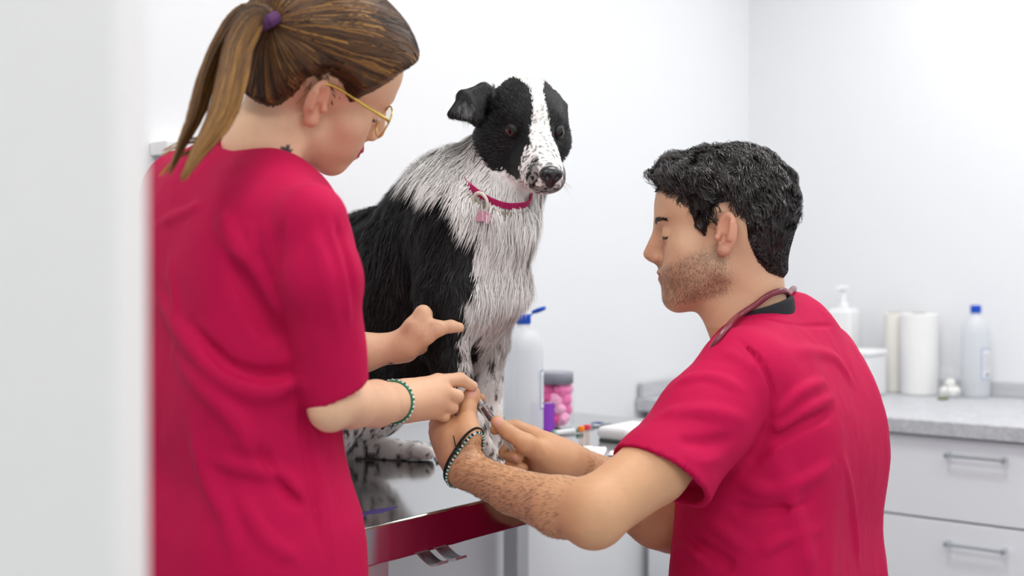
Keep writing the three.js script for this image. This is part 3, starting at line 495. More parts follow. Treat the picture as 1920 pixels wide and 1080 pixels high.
{
  const S = womanBody;
  sculptHead(S, WF, { female: true, neck: J(488, 287, 1.45, 60), neckTop: 0.041 });
  S.limb(at(488, 285, 1.455), at(478, 360, 1.46), 0.043, 0.05, 0.03);
  // neck tendons
  S.limb(WF.to(-0.012, -0.045, 0.046), at(548, 305, 1.43), 0.008, 0.007, 0.018);
  S.chain([J(340, 360, 1.57, 40), J(586, 412, 1.295, 42)], 0.04);
  // right arm (near the camera)
  S.chain([J(588, 412, 1.295, 46), J(612, 640, 1.318, 43), J(626, 752, 1.33, 45)], 0.008); S.chain([J(626, 753, 1.33, 45), J(660, 756, 1.40, 46), J(705, 757, 1.49, 43), J(756, 752, 1.6, 34)], 0.008);
  S.ball(at(616, 776, 1.325), px2m(28, 1.33), 0.02);
  S.chain([J(757, 752, 1.6, 32), J(786, 748, 1.625, 33)], 0.02);
  const R = [[[758, 738, 1.6, 20], [821, 716, 1.655, 16]], [[762, 748, 1.6, 20], [831, 734, 1.65, 15]], [[762, 758, 1.6, 20], [828, 756, 1.65, 14.5]], [[760, 768, 1.6, 18], [815, 774, 1.65, 13]]];
  for (const [a, b] of R) S.chain([J(...a), J(...b)], 0.014);
  S.chain([J(821, 716, 1.655, 14.5), J(862, 711, 1.68, 12.5), J(886, 724, 1.692, 10)], 0.004);
  S.chain([J(831, 734, 1.65, 14), J(857, 743, 1.665, 12.5), J(850, 752, 1.705, 11)], 0.003);
  S.chain([J(828, 756, 1.65, 13.5), J(847, 764, 1.665, 12), J(840, 771, 1.70, 10.5)], 0.003);
  S.chain([J(815, 774, 1.65, 12), J(833, 780, 1.663, 10.5), J(826, 785, 1.695, 10)], 0.003);
  S.chain([J(768, 742, 1.62, 17), J(805, 737, 1.69, 14), J(840, 733, 1.725, 11)], 0.008);
  // left arm (behind)
  S.chain([J(340, 360, 1.57, 45), J(462, 677, 1.68, 42), J(560, 668, 1.69, 40), J(680, 661, 1.70, 35), J(752, 649, 1.705, 27)], 0.012);
  S.chain([J(750, 655, 1.712, 23), J(772, 640, 1.71, 24)], 0.015);
  S.chain([J(752, 645, 1.70, 23), J(776, 614, 1.695, 18), J(793, 588, 1.698, 13.5), J(806, 592, 1.755, 13), J(830, 606, 1.80, 11)], 0.01);
  S.chain([J(762, 645, 1.71, 24), J(786, 612, 1.715, 17), J(804, 610, 1.77, 13), J(832, 620, 1.805, 11)], 0.01);
  S.chain([J(762, 652, 1.72, 22), J(788, 632, 1.735, 16), J(808, 630, 1.785, 12), J(834, 636, 1.81, 10)], 0.008);
  S.chain([J(762, 658, 1.725, 20), J(788, 648, 1.74, 14), J(806, 645, 1.785, 11), J(828, 648, 1.805, 9.5)], 0.008);
  S.chain([J(768, 647, 1.70, 23), J(798, 629, 1.692, 17), J(821, 617, 1.69, 12.5), J(845, 612, 1.692, 11), J(861, 614, 1.695, 9.5)], 0.006);
  S.web(at(792, 600, 1.695), at(820, 614, 1.69), at(785, 630, 1.70), 0.007, 0.012);
}
const womanInk = [[womanBody.hit(536, 283), 0.009], [womanBody.hit(733, 682), 0.004]].filter(([p]) => p);
const womanSkin = rgb(0xeabc99), womanFlush = rgb(0xd8917a);
const womanColor = (x, y, z) => {
  const q = WF.fromXYZ(x, y, z); let c = womanSkin; const n = 1 + 0.05 * fbm(x * 40, y * 40, z * 40, 3) + 0.03 * noise(x * 300, y * 300, z * 300);
  if (q.y > -0.13 && q.x > -0.06) {
    c = mix3(c, womanFlush, 0.35 * Math.exp(-(((q.x - 0.06) / 0.03) ** 2 + ((q.y + 0.022) / 0.022) ** 2 + ((Math.abs(q.z) - 0.05) / 0.03) ** 2)));
    const ear = sstep(0.071, 0.078, Math.abs(q.z)) * (q.x < 0.02 && q.x > -0.035 && q.y > -0.036 && q.y < 0.045 ? 1 : 0); c = mix3(c, rgb(0xdb8f74), 0.6 * ear);
    if (q.x > 0.08 && Math.hypot((q.y + 0.056 - 6 * q.z * q.z) / 0.0125, q.z / 0.028) < 1) c = rgb(0xb3304f);
    if (q.x > 0.07 && Math.abs(q.y - 0.0045) < 0.0018 && Math.abs(Math.abs(q.z) - 0.032) < 0.014) c = rgb(0x3b241c);
  }
  for (const [t, r] of womanInk) { const d = Math.hypot(x - t.x, y - t.y, z - t.z), a = Math.atan2(y - t.y, x - t.x); if (d < r * (0.72 + 0.26 * Math.cos(a * 5))) c = rgb(0x3a2f30); }
  return [c[0] * n, c[1] * n, c[2] * n];
};
{
  const head = new THREE.Box3().setFromCenterAndSize(WF.to(0.01, 0, 0), V(0.27, 0.29, 0.27));
  const h1 = bounds([at(750, 750, 1.6), at(890, 750, 1.66), at(800, 700, 1.66), at(800, 790, 1.72)], 0.03), h2 = bounds([at(745, 650, 1.71), at(868, 615, 1.70), at(800, 575, 1.72), at(830, 620, 1.81)], 0.02);
  const h0 = bounds([at(575, 700, 1.3), at(700, 810, 1.35), at(770, 700, 1.6), at(760, 800, 1.62)], 0.015);
  const all = bounds([at(340, 260, 1.57), at(560, 400, 1.25), at(440, 1000, 1.45), at(760, 660, 1.72), at(600, 800, 1.3)], 0.09);
  mesh('body', bodySkin(womanBody, [[head, 0.0026], [h1, 0.002], [h2, 0.002], [h0, 0.003]], all, 0.006, womanColor), skinMat, woman);
}
{ // scrub top
  const B = womanTorso, [sl, sl2] = womanSleeves;
  const F = folds({ hit: (x, y) => new (class extends Sculpt { eval(a, b, c) { return Math.min(B.eval(a, b, c), sl.eval(a, b, c)); } })().hit(x, y) }, [
    [[[425, 470], [455, 520], [487, 580], [510, 615], [532, 645]], 0.018, -0.0125], [[[440, 450], [475, 500], [505, 560], [535, 610]], 0.014, 0.007],
    [[[415, 400], [435, 450], [470, 520]], 0.016, 0.006], [[[500, 410], [505, 470], [515, 520]], 0.010, 0.005], [[[470, 420], [482, 480]], 0.008, 0.004],
    [[[300, 560], [360, 650], [430, 715], [500, 735], [565, 720]], 0.016, 0.012], [[[330, 660], [400, 745], [450, 800], [480, 870]], 0.016, 0.009], [[[360, 610], [430, 690], [500, 706], [540, 700]], 0.013, -0.009],
    [[[400, 860], [470, 880], [540, 900], [570, 950]], 0.013, 0.006], [[[360, 800], [390, 900], [430, 980], [440, 1060]], 0.016, 0.007], [[[480, 830], [520, 900], [575, 960]], 0.010, -0.006], [[[450, 930], [500, 1010], [560, 1050]], 0.012, 0.006], [[[560, 740], [572, 830], [585, 920], [600, 1040]], 0.006, -0.005], [[[575, 735], [590, 830], [610, 930], [625, 1050]], 0.009, 0.005],
    [[[630, 420], [648, 480], [660, 560]], 0.007, -0.006], [[[612, 410], [632, 470], [648, 550], [655, 620]], 0.007, 0.004], [[[585, 420], [610, 520], [640, 640]], 0.014, 0.004], [[[300, 420], [345, 400], [380, 385]], 0.010, 0.005], [[[320, 480], [330, 560], [335, 640]], 0.010, 0.004], [[[548, 385], [534, 430], [524, 500], [530, 560]], 0.008, -0.002],
  ]);
  const f = { eval(x, y, z) { const b0 = B.eval(x, y, z), s0 = sl.eval(x, y, z), r0 = Math.min(b0, s0); if (Math.abs(r0) > 0.06) return both(r0, sl2.eval(x, y, z), 0.02); const w = 1.45 * F(x, y, z); let d = both(b0 - w, sl.eval(x, y, z, w), 0.016); d = both(d, sl2.eval(x, y, z), 0.02); return d - 0.003 * fbm(x * 16, y * 11, z * 16, 3) - 0.0007; } };
  const b = bounds([at(345, 352, 1.57), at(588, 395, 1.29), V(-0.5, 0.74, -1.64), V(-0.12, 1.4, -1.22), at(450, 640, 1.67)], 0.075); b.min.y = 0.73;
  mesh('scrub_top', skin(f, b.min, b.max, 0.0042, scrubColor), scrubMat, woman);
  const hipC = at(440, 1150, 1.475); hipC.y = 0.83;
  trousers(woman, [hipC.clone().add(V(0.03, 0, 0.05)), hipC.clone().add(V(-0.03, 0, -0.05))], [
    { hipAt: hipC.clone().add(V(0.035, -0.05, 0.07)), knee: V(hipC.x + 0.06, 0.47, hipC.z + 0.06), ankle: V(hipC.x + 0.04, 0.1, hipC.z + 0.07), toe: V(hipC.x + 0.2, 0, hipC.z + 0.0) },
    { hipAt: hipC.clone().add(V(-0.035, -0.05, -0.07)), knee: V(hipC.x - 0.02, 0.47, hipC.z - 0.09), ankle: V(hipC.x - 0.05, 0.1, hipC.z - 0.08), toe: V(hipC.x + 0.11, 0, hipC.z - 0.15) }]);
}
// hair
const womanLine = [[0.105, 0.082], [0.085, 0.072], [0.068, 0.052], [0.054, 0.034], [0.043, 0.012], [0.030, 0.010], [0.012, 0.034], [-0.012, 0.040], [-0.026, 0.020], [-0.028, -0.010], [-0.036, -0.032], [-0.052, -0.048], [-0.076, -0.062], [-0.16, -0.07], [-0.16, 0.2], [0.15, 0.2], [0.15, 0.1]];
const womanHead = new Sculpt(); sculptHead(womanHead, WF, { female: true, neck: J(488, 287, 1.45, 60), neckTop: 0.041 });
const womanHair = { eval(x, y, z) { const d = womanHead.eval(x, y, z); if (d > 0.05 || d < -0.05) return d; const q = WF.fromXYZ(x, y, z), w = inPoly(q.x, q.y, womanLine) - 0.02 * sstep(0.03, 0.07, -q.y) ; const t = sstep(-0.003, 0.03, w); return d - lerp(-0.006, 0.0185 + 0.004 * sstep(0.06, 0.1, q.y), t) * WF.s - 0.0012 * t * noise(q.x * 30, q.y * 60, q.z * 60); } };
const hairDark = rgb(0x22160f), hairMid = rgb(0x5b3d25), hairGold = rgb(0xc48d42);
{
  const hair = new THREE.Group(); hair.name = 'hair'; woman.add(hair);
  const box3 = new THREE.Box3().setFromCenterAndSize(WF.to(-0.01, 0.04, 0), V(0.32, 0.32, 0.32));
  const cap = skin(womanHair, box3.min, box3.max, 0.0032, (x, y, z) => { const q = WF.fromXYZ(x, y, z), n = 0.5 + 0.9 * fbm(q.x * 18, q.y * 60, q.z * 60, 3); return mix3(hairDark, hairMid, clamp(n)); }, (x, y, z) => womanHead.eval(x, y, z) > 0.0004);
  mesh('hair_cap', cap, hairMat, hair);
  const capRay = new Sculpt(); capRay.eval = womanHair.eval; const bh = capRay.hit(508, 45), base = bh.addScaledVector(capRay.normal(bh, 0.006), 0.004); const bq = WF.from(base), rnd = mulberry(77), S = new Strands();
  scatter(cap, 9000, rnd, (p, n, c_, k_) => {
    if (k_ > 5600) { const q = WF.from(p); if (inPoly(q.x, q.y, womanLine) > 0.022) return; }
    const pts = [], N = [], steps = 11, lift = 0.0004 + rnd() * 0.0022, reach = 0.25 + rnd() * 0.65, q0 = WF.from(p), dv = q0.clone().sub(bq).normalize(), tone = 0.38 + 1.15 * fbm(dv.x * 9 + 3, dv.y * 9, dv.z * 9 + q0.x * 8, 3) + (rnd() - 0.5) * 0.3;
    for (let i = 0; i <= steps; i++) {
      const u = i / steps * reach, r = p.clone().lerp(base, u); for (let k = 0; k < 2; k++) { const d = womanHair.eval(r.x, r.y, r.z) - lift; const nn = womanHair.eval(r.x + 0.003, r.y, r.z) - womanHair.eval(r.x - 0.003, r.y, r.z), ny = womanHair.eval(r.x, r.y + 0.003, r.z) - womanHair.eval(r.x, r.y - 0.003, r.z), nz = womanHair.eval(r.x, r.y, r.z + 0.003) - womanHair.eval(r.x, r.y, r.z - 0.003), v = V(nn, ny, nz).normalize(); r.addScaledVector(v, -d); if (k) N.push(v); }
      pts.push(r);
    }
    const c = tone < 0.5 ? mix3(hairDark, hairMid, clamp(tone * 2)) : mix3(hairMid, hairGold, clamp((tone - 0.5) * 2)); S.add(pts, N, 0.0016, c, mix3(c, hairMid, 0.3), 0.4);
  });
  const hs = mesh('hair_strands', S.geometry(), hairMat, hair); hs.userData.kind = 'stuff';
  // ponytail
  const bd = depthOf(base), path = [base, at(495, 29, bd - 0.004), at(468, 35, bd - 0.015), at(440, 85, bd - 0.03), at(426, 150, bd - 0.05), at(404, 222, bd - 0.075), at(364, 290, bd - 0.1), at(333, 350, bd - 0.12)], curve = new THREE.CatmullRomCurve3(path);
  const P = new Strands(), rad = (u) => u < 0.06 ? 0.0075 : lerp(0.009, 0.0215, sstep(0.06, 0.4, u)) * (1 - 0.8 * sstep(0.62, 1.0, u));
  const axis = V(0, 0, 1);
  for (let k = 0; k < 3600; k++) {
    const a = rnd() * Math.PI * 2, rr = Math.sqrt(rnd()), side = Math.cos(a) * rr, fr = Math.sin(a) * rr, u0 = rnd() * 0.25, u1 = 0.62 + rnd() * 0.36, pts = [], N = [], n = 14, ph = rnd() * 6;
    const gold = clamp(0.35 + 0.6 * noise(side * 2.2 + 4, fr * 2, 1) + (rnd() - 0.5) * 0.5), c0 = mix3(hairDark, hairMid, clamp(gold * 1.3)), c1 = mix3(hairMid, hairGold, clamp(gold * 1.25));
    for (let i = 0; i <= n; i++) { const u = lerp(k % 3 ? 0 : u0, u1, i / n), c = curve.getPoint(u), t = curve.getTangent(u), s = t.clone().cross(axis).normalize(), e = s.clone().cross(t), R = rad(u); const split = side > 0.35 ? 0.018 * sstep(0.35, 0.6, u) : 0; const off = s.clone().multiplyScalar(side * R * 1.05).addScaledVector(e, fr * R * 0.8); off.addScaledVector(s, split * 0.6 + 0.001 * Math.sin(u * 18 + ph)); pts.push(c.add(off)); N.push(off.clone().normalize().addScaledVector(e, fr > 0 ? 0.4 : -0.4).addScaledVector(V(0, 0, 1), 0.3).normalize()); }
    P.add(pts, N, 0.0017, c0, c1, 0.25);
  }
  // loose strands by the shoulder
  for (const [x1, y1, x2, y2] of [[372, 255, 300, 282], [370, 262, 298, 290], [365, 272, 292, 330], [360, 280, 300, 322]]) for (let k = 0; k < 14; k++) { const a = at(x1 + rnd() * 8, y1 + rnd() * 5, bd - 0.09), b = at((x1 + x2) / 2, (y1 + y2) / 2 - 4 + rnd() * 3, bd - 0.08), c = at(x2 + rnd() * 12, y2 + rnd() * 5, bd - 0.07), cv = new THREE.CatmullRomCurve3([a, b, c]); P.add(cv.getPoints(7), [V(0, 0.3, 0.95)], 0.0013, hairMid, hairGold, 0.2); }
  const pt = mesh('ponytail', P.geometry(), hairMat, hair); pt.userData.kind = 'stuff';
  const tieC = curve.getPoint(0.028), tg = curve.getTangent(0.03), tie = new THREE.TorusGeometry(0.0095, 0.006, 14, 32), tp = tie.attributes.position;
  for (let i = 0; i < tp.count; i++) { const a = Math.atan2(tp.getY(i), tp.getX(i)), f = 1 + 0.05 * Math.sin(a * 13) + 0.05 * Math.sin(a * 7 + 1); tp.setXYZ(i, tp.getX(i) * f, tp.getY(i) * f, tp.getZ(i) * 1.3); } tie.computeVertexNormals();
  const tm = mesh('hair_tie', tie, mat(0x57305f, 0.9), woman); tm.position.copy(tieC); tm.quaternion.setFromUnitVectors(V(0, 0, 1), tg);
}
// ---------------------------------------------------------------- the man
const man = thing('person', 'dark-haired man in crimson scrubs drawing blood with a syringe', 'person', V(0, 0, 0));
const MF = new Frame(V(0.3147, 1.287, -1.76), THREE.MathUtils.degToRad(-11.3), THREE.MathUtils.degToRad(-4.3), THREE.MathUtils.degToRad(-1.6), 0.946, Math.PI);
const manTorso = new Sculpt(), manSleeves = [];
{
  const B = manTorso;
  const sl = sleeve([J(1392, 702, 1.63, 80), J(1322, 788, 1.585, 88), J(1236, 899, 1.525, 92), J(1190, 950, 1.50, 92)], at(1243, 899, 1.53), V(-0.5, -0.75, 0.43).normalize());
  const sl2 = sleeve([J(1518, 690, 1.93, 70), J(1440, 790, 1.89, 74), J(1365, 860, 1.86, 66)], at(1365, 860, 1.86), at(1365, 860, 1.86).sub(at(1518, 690, 1.93)).normalize());
  B.limb(at(1398, 700, 1.64), at(1524, 672, 1.93), px2m(80, 1.64), px2m(72, 1.93), 0.06);
  B.limb(at(1420, 650, 1.75), at(1482, 620, 1.82), 0.058, 0.058, 0.045);
  B.limb(at(1468, 616, 1.80), at(1500, 614, 1.86), 0.041, 0.041, 0.03);
  B.limb(at(1425, 790, 1.70), at(1530, 770, 1.86), 0.105, 0.098, 0.08);
  B.limb(at(1425, 900, 1.70), at(1528, 890, 1.86), 0.112, 0.108, 0.08);
  B.limb(at(1412, 1080, 1.69), at(1518, 1080, 1.86), 0.118, 0.118, 0.08);
  B.limb(at(1412, 1250, 1.69), at(1518, 1250, 1.86), 0.12, 0.12, 0.08);
  B.slice(V(0, 0.6, 0), V(0, -1, 0), 0.006);
  B.limb(MF.to(-0.032, -0.02, 0), at(1420, 640, 1.77), 0.056, 0.0545, 0.008, true);
  manSleeves.push(sl, sl2);
}
const manBody = new Sculpt();
manBody.extra = (x, y, z, d) => both(d, manTorso.eval(x, y, z) + 0.02, 0.02);
{
  const S = manBody;
  sculptHead(S, MF, { neck: J(1420, 640, 1.77, 64), neckTop: 0.052 });
  S.limb(MF.to(0.02, -0.085, 0), at(1390, 640, 1.75), 0.028, 0.042, 0.03);
  S.chain([J(1395, 705, 1.63, 60), J(1515, 690, 1.93, 55)], 0.04);
  // left arm (near)
  S.chain([J(1392, 705, 1.63, 60), J(1225, 880, 1.52, 65), J(1118, 958, 1.47, 62), J(1050, 950, 1.51, 56), J(960, 921, 1.595, 42), J(872, 879, 1.665, 34)], 0.01);
  S.ball(at(1108, 985, 1.462), px2m(36, 1.46), 0.025);
  S.chain([J(872, 878, 1.665, 31), J(850, 828, 1.675, 33)], 0.02);
  S.chain([J(850, 845, 1.68, 30), J(838, 808, 1.69, 30)], 0.02);
  S.chain([J(880, 852, 1.655, 17), J(880, 815, 1.66, 19), J(877, 792, 1.672, 18)], 0.016);
  S.chain([J(876, 805, 1.672, 18), J(877, 768, 1.688, 15), J(884, 742, 1.70, 14.5), J(887, 737, 1.702, 12.5)], 0.006);
  S.chain([J(828, 806, 1.685, 20), J(822, 797, 1.70, 16), J(846, 780, 1.765, 13), J(880, 764, 1.79, 12), J(901, 747, 1.75, 9.5)], 0.006);
  S.chain([J(824, 818, 1.69, 18), J(820, 810, 1.715, 15), J(846, 797, 1.775, 12), J(882, 786, 1.80, 10)], 0.006);
  S.chain([J(832, 832, 1.69, 18), J(828, 826, 1.72, 14), J(852, 812, 1.775, 12), J(884, 802, 1.80, 10)], 0.006);
  S.chain([J(842, 846, 1.69, 17), J(838, 840, 1.72, 13), J(858, 828, 1.77, 11), J(884, 820, 1.79, 9)], 0.006);
  // right arm (behind)
  S.chain([J(1515, 690, 1.93, 60), J(1262, 975, 1.81, 60), J(1235, 965, 1.79, 62), J(1150, 915, 1.745, 53), J(1066, 868, 1.70, 35)], 0.01);
  S.chain([J(1066, 868, 1.70, 32), J(1025, 850, 1.70, 36)], 0.02);
  for (const [a, b] of [[[1045, 848, 1.70, 22], [1000, 816, 1.712, 16]], [[1045, 856, 1.70, 24], [993, 834, 1.722, 16]], [[1042, 864, 1.70, 22], [991, 853, 1.725, 15]], [[1040, 872, 1.70, 20], [994, 871, 1.72, 14]]]) S.chain([J(...a), J(...b)], 0.014);
  S.chain([J(1035, 862, 1.69, 24), J(988, 833, 1.672, 19), J(952, 809, 1.676, 14), J(932, 791, 1.682, 12)], 0.007);
  S.chain([J(1000, 814, 1.712, 15), J(966, 800, 1.715, 13), J(942, 800, 1.71, 11), J(928, 806, 1.70, 9.5)], 0.003);
  S.chain([J(993, 834, 1.722, 15), J(957, 834, 1.735, 13.5), J(948, 849, 1.71, 13), J(971, 856, 1.684, 12)], 0.0025);
  S.chain([J(991, 853, 1.725, 14), J(962, 858, 1.73, 13), J(958, 874, 1.705, 12.5), J(979, 878, 1.685, 11.5)], 0.0025);
  S.chain([J(994, 871, 1.72, 13), J(974, 884, 1.715, 11), J(988, 893, 1.695, 10.5)], 0.0025);
}
const manNails = [[manBody.hit(885, 736), 0.0085], [manBody.hit(934, 791), 0.0085], [manBody.hit(964, 859), 0.006], [manBody.hit(974, 880), 0.006]].filter(([p]) => p);
const manSkin = rgb(0xe2b592), manTan = rgb(0xd39f74), beardDark = rgb(0x2c241f);
const beardAt = (q) => { const jaw = sstep(0.012, -0.012, q.y + 0.028 + 0.35 * (q.x - 0.05)) * sstep(-0.02, 0.01, q.x) * sstep(-0.1, -0.082, q.y + 0.14 * q.x), tache = Math.exp(-(((q.y + 0.0405) / 0.007) ** 2)) * sstep(0.08, 0.09, q.x) * sstep(0.03, 0.02, Math.abs(q.z)); const lip = q.x > 0.085 && Math.hypot((q.y + 0.056) / 0.0095, q.z / 0.02) < 1; return lip ? 0 : clamp(Math.max(jaw * 0.8, tache)); };
const manColor = (x, y, z) => {
  const q = MF.fromXYZ(x, y, z), n = 1 + 0.06 * fbm(x * 40, y * 40, z * 40, 3) + 0.04 * noise(x * 300, y * 300, z * 300); let c = manSkin;
  if (q.y > -0.14 && q.x > -0.06) {
    const ear = sstep(0.071, 0.078, Math.abs(q.z)) * (q.x < 0.02 && q.x > -0.035 && q.y > -0.036 && q.y < 0.045 ? 1 : 0); c = mix3(c, rgb(0xdf9a80), 0.7 * ear);
    c = mix3(c, rgb(0xcf8f74), 0.5 * Math.exp(-(((q.x - 0.11) / 0.02) ** 2 + ((q.y + 0.015) / 0.02) ** 2)));
    // stubble: jaw, chin, moustache
    c = mix3(c, beardDark, 0.42 * beardAt(q) * clamp(0.8 + 0.5 * noise(x * 90, y * 90, z * 90)));
    if (q.x > 0.085 && Math.hypot((q.y + 0.056) / 0.0095, q.z / 0.02) < 1) c = rgb(0xb9685c);
    if (q.x > 0.07 && Math.abs(q.y - 0.0035) < 0.0016 && Math.abs(Math.abs(q.z) - 0.032) < 0.014) c = rgb(0x2a1a14);
  } else if (y < 1.15) c = mix3(manSkin, manTan, 0.75);
  for (const [t, r] of manNails) { const d = Math.hypot(x - t.x, y - t.y, z - t.z); c = mix3(c, rgb(0xe3a898), 0.85 * sstep(r, r * 0.75, d)); }
  return [c[0] * n, c[1] * n, c[2] * n];
};
{
  const head = new THREE.Box3().setFromCenterAndSize(MF.to(0.01, 0.0, 0), V(0.27, 0.29, 0.24));
  const h1 = bounds([at(805, 795, 1.7), at(905, 740, 1.75), at(850, 880, 1.68), at(880, 800, 1.81)], 0.025), h2 = bounds([at(925, 800, 1.7), at(1060, 860, 1.7), at(980, 890, 1.7), at(980, 820, 1.74)], 0.025);
  const all = bounds([at(1395, 560, 1.63), at(1520, 690, 1.95), at(1470, 1080, 1.8), at(1100, 1000, 1.42), at(860, 860, 1.7), at(1560, 1000, 1.9)], 0.1);
  const bg = bodySkin(manBody, [[head, 0.0024], [h1, 0.0018], [h2, 0.0018]], all, 0.006, manColor); mesh('body', bg, skinMat, man);
  // hair on the forearms
  const A = new Strands(), rnd = mulberry(9), wl = at(862, 875, 1.665), el = at(1100, 965, 1.47), wr = at(1062, 866, 1.70), er = at(1240, 975, 1.8), c0 = rgb(0x3a271b);
  scatter(bg, 90000, rnd, (p, n) => {
    for (const [w, e] of [[wl, el], [wr, er]]) { const t = w.clone().sub(e), u = p.clone().sub(e).dot(t) / t.lengthSq(); if (u < 0.05 || u > 0.93) continue; if (p.distanceTo(e.clone().addScaledVector(t, u)) > 0.047 || rnd() > 0.35 + 0.6 * u) continue; const d = t.clone().normalize().add(V(rnd() - 0.5, -0.8 + rnd() * 0.6, rnd() - 0.5)); d.addScaledVector(n, -_d(d, n)).normalize(); const L = 0.005 + 0.006 * rnd(); A.add([p, p.clone().addScaledVector(d, L * 0.5).addScaledVector(n, 0.0018), p.clone().addScaledVector(d, L).addScaledVector(n, 0.0012)], [n], 0.00024, c0, c0, 0.3); return; }
  });
  const K = new Strands(); scatter(bg, 260000, rnd, (p, n) => { const q = MF.from(p); if (Math.abs(q.z) > 0.08 || q.x < -0.03 || q.y < -0.13 || q.y > 0.01) return; const w = beardAt(q); if (rnd() > w * 1.2) return; const d = MF.dir(0.15, -1, 0).add(V((rnd() - 0.5) * 0.9, (rnd() - 0.5) * 0.5, (rnd() - 0.5) * 0.9)); d.addScaledVector(n, -_d(d, n)).normalize(); const L = 0.002 + 0.0018 * rnd(); K.add([p, p.clone().addScaledVector(d, L * 0.6).addScaledVector(n, 0.0008), p.clone().addScaledVector(d, L).addScaledVector(n, 0.001)], [n], 0.00021, beardDark, beardDark, 0.4); });
  const kb = mesh('beard_stubble', K.geometry(), hairMat, man); kb.userData.kind = 'stuff';
  const ah = mesh('arm_hair', A.geometry(), hairMat, man); ah.userData.kind = 'stuff';
}
{ // scrub top
  const B = manTorso, [sl, sl2] = manSleeves;
  const F = folds({ hit: (x, y) => new (class extends Sculpt { eval(a, b, c) { return Math.min(B.eval(a, b, c), sl.eval(a, b, c)); } })().hit(x, y) }, [
    [[[1385, 640], [1430, 690], [1447, 750], [1440, 800]], 0.006, -0.006], [[[1450, 780], [1500, 735], [1545, 715]], 0.010, 0.008], [[[1445, 815], [1510, 770], [1560, 745]], 0.009, 0.007], [[[1430, 835], [1500, 800], [1560, 770]], 0.011, -0.009],
    [[[1400, 870], [1430, 840], [1445, 790]], 0.014, -0.012], [[[1380, 900], [1440, 920], [1510, 900], [1560, 870]], 0.014, 0.008], [[[1370, 950], [1440, 960], [1520, 940]], 0.012, -0.006], [[[1300, 960], [1350, 990], [1400, 1030]], 0.013, 0.008], [[[1290, 1010], [1340, 1040], [1380, 1070]], 0.012, -0.008], [[[1262, 1050], [1290, 1030], [1320, 1050]], 0.012, 0.012],
    [[[1270, 720], [1320, 705], [1390, 730]], 0.012, 0.006], [[[1240, 780], [1310, 770], [1400, 790]], 0.014, 0.007], [[[1270, 828], [1310, 832], [1380, 822]], 0.012, -0.005], [[[1270, 852], [1310, 868], [1360, 856]], 0.011, 0.004], [[[1300, 670], [1360, 660], [1420, 700]], 0.012, 0.005],
    [[[1420, 598], [1470, 606], [1530, 612], [1560, 610]], 0.005, -0.003], [[[1460, 850], [1500, 1000], [1520, 1080]], 0.02, 0.006], [[[1580, 860], [1600, 960], [1610, 1060]], 0.012, 0.005], [[[1480, 660], [1560, 670], [1600, 720]], 0.016, 0.004], [[[1420, 1040], [1470, 1010], [1540, 990]], 0.012, 0.006],
  ]);
  const f = { eval(x, y, z) { const b0 = B.eval(x, y, z), s0 = sl.eval(x, y, z), r0 = Math.min(b0, s0); if (Math.abs(r0) > 0.06) return both(r0, sl2.eval(x, y, z), 0.02); const w = 1.6 * F(x, y, z); let d = both(b0 - w, sl.eval(x, y, z, w), 0.016); d = both(d, sl2.eval(x, y, z), 0.02); return d - 0.003 * fbm(x * 16, y * 11, z * 16, 3) - 0.0007; } };
  const b = bounds([at(1150, 850, 1.5), at(1670, 1000, 1.9), at(1400, 560, 1.6), V(0.3, 0.62, -1.55)], 0.06); b.min.y = 0.59; b.max.z = -1.44; b.min.z = -2.06;
  mesh('scrub_top', skin(f, b.min, b.max, 0.0042, scrubColor), scrubMat, man);
  // dark undershirt collar at the nape
  const C = new Sculpt(); C.limb(MF.to(-0.036, -0.04, 0), at(1424, 640, 1.77), 0.060, 0.0595, 0.01); C.limb(MF.to(-0.032, -0.02, 0), at(1420, 660, 1.77), 0.0545, 0.0535, 0.004, true); C.slice(at(1475, 556, 1.77), V(-0.3, 1, 0).normalize(), 0.002);
  const cb = bounds([at(1432, 540, 1.77), at(1432, 680, 1.77)], 0.1); mesh('undershirt_collar', skin(C, cb.min, cb.max, 0.0028), mat(0x24292e, 0.9), man);
  const hip = at(1465, 1250, 1.78); hip.y = 0.585;
  trousers(man, [hip.clone().add(V(-0.02, 0, 0.06)), hip.clone().add(V(0.02, 0, -0.06))], [
    { hipAt: hip.clone().add(V(-0.03, -0.02, 0.09)), knee: V(hip.x - 0.4, 0.52, hip.z + 0.16), ankle: V(hip.x - 0.36, 0.1, hip.z + 0.16), toe: V(hip.x - 0.54, 0, hip.z + 0.16) },
    { hipAt: hip.clone().add(V(-0.03, -0.02, -0.09)), knee: V(hip.x - 0.36, 0.52, hip.z - 0.12), ankle: V(hip.x - 0.30, 0.1, hip.z - 0.12), toe: V(hip.x - 0.48, 0, hip.z - 0.14) }]);
  const st = thing('rolling_stool', 'round padded stool under the seated man', 'stool', V(hip.x + 0.02, 0, hip.z));
  mesh('seat', lathe([[0, 0.40], [0.17, 0.40], [0.185, 0.415], [0.185, 0.445], [0.17, 0.458], [0, 0.46]], 40), mat(0x2a2c30, 0.6), st); mesh('pole', cyl(0.025, 0.03, 0.36, 0, 0.22, 0, 24), chrome, st);
  for (let k = 0; k < 5; k++) { const a = k / 5 * Math.PI * 2; const g = box(0.24, 0.025, 0.035, 0.13, 0.065, 0, 0.006); g.rotateY(a); mesh('leg', g, chrome, st); const w = cyl(0.026, 0.026, 0.02, 0, 0, 0, 20); w.rotateX(Math.PI / 2); w.translate(0.235, 0.0265, 0); w.rotateY(a); mesh('caster', w, mat(0x222222, 0.6), st); }
}
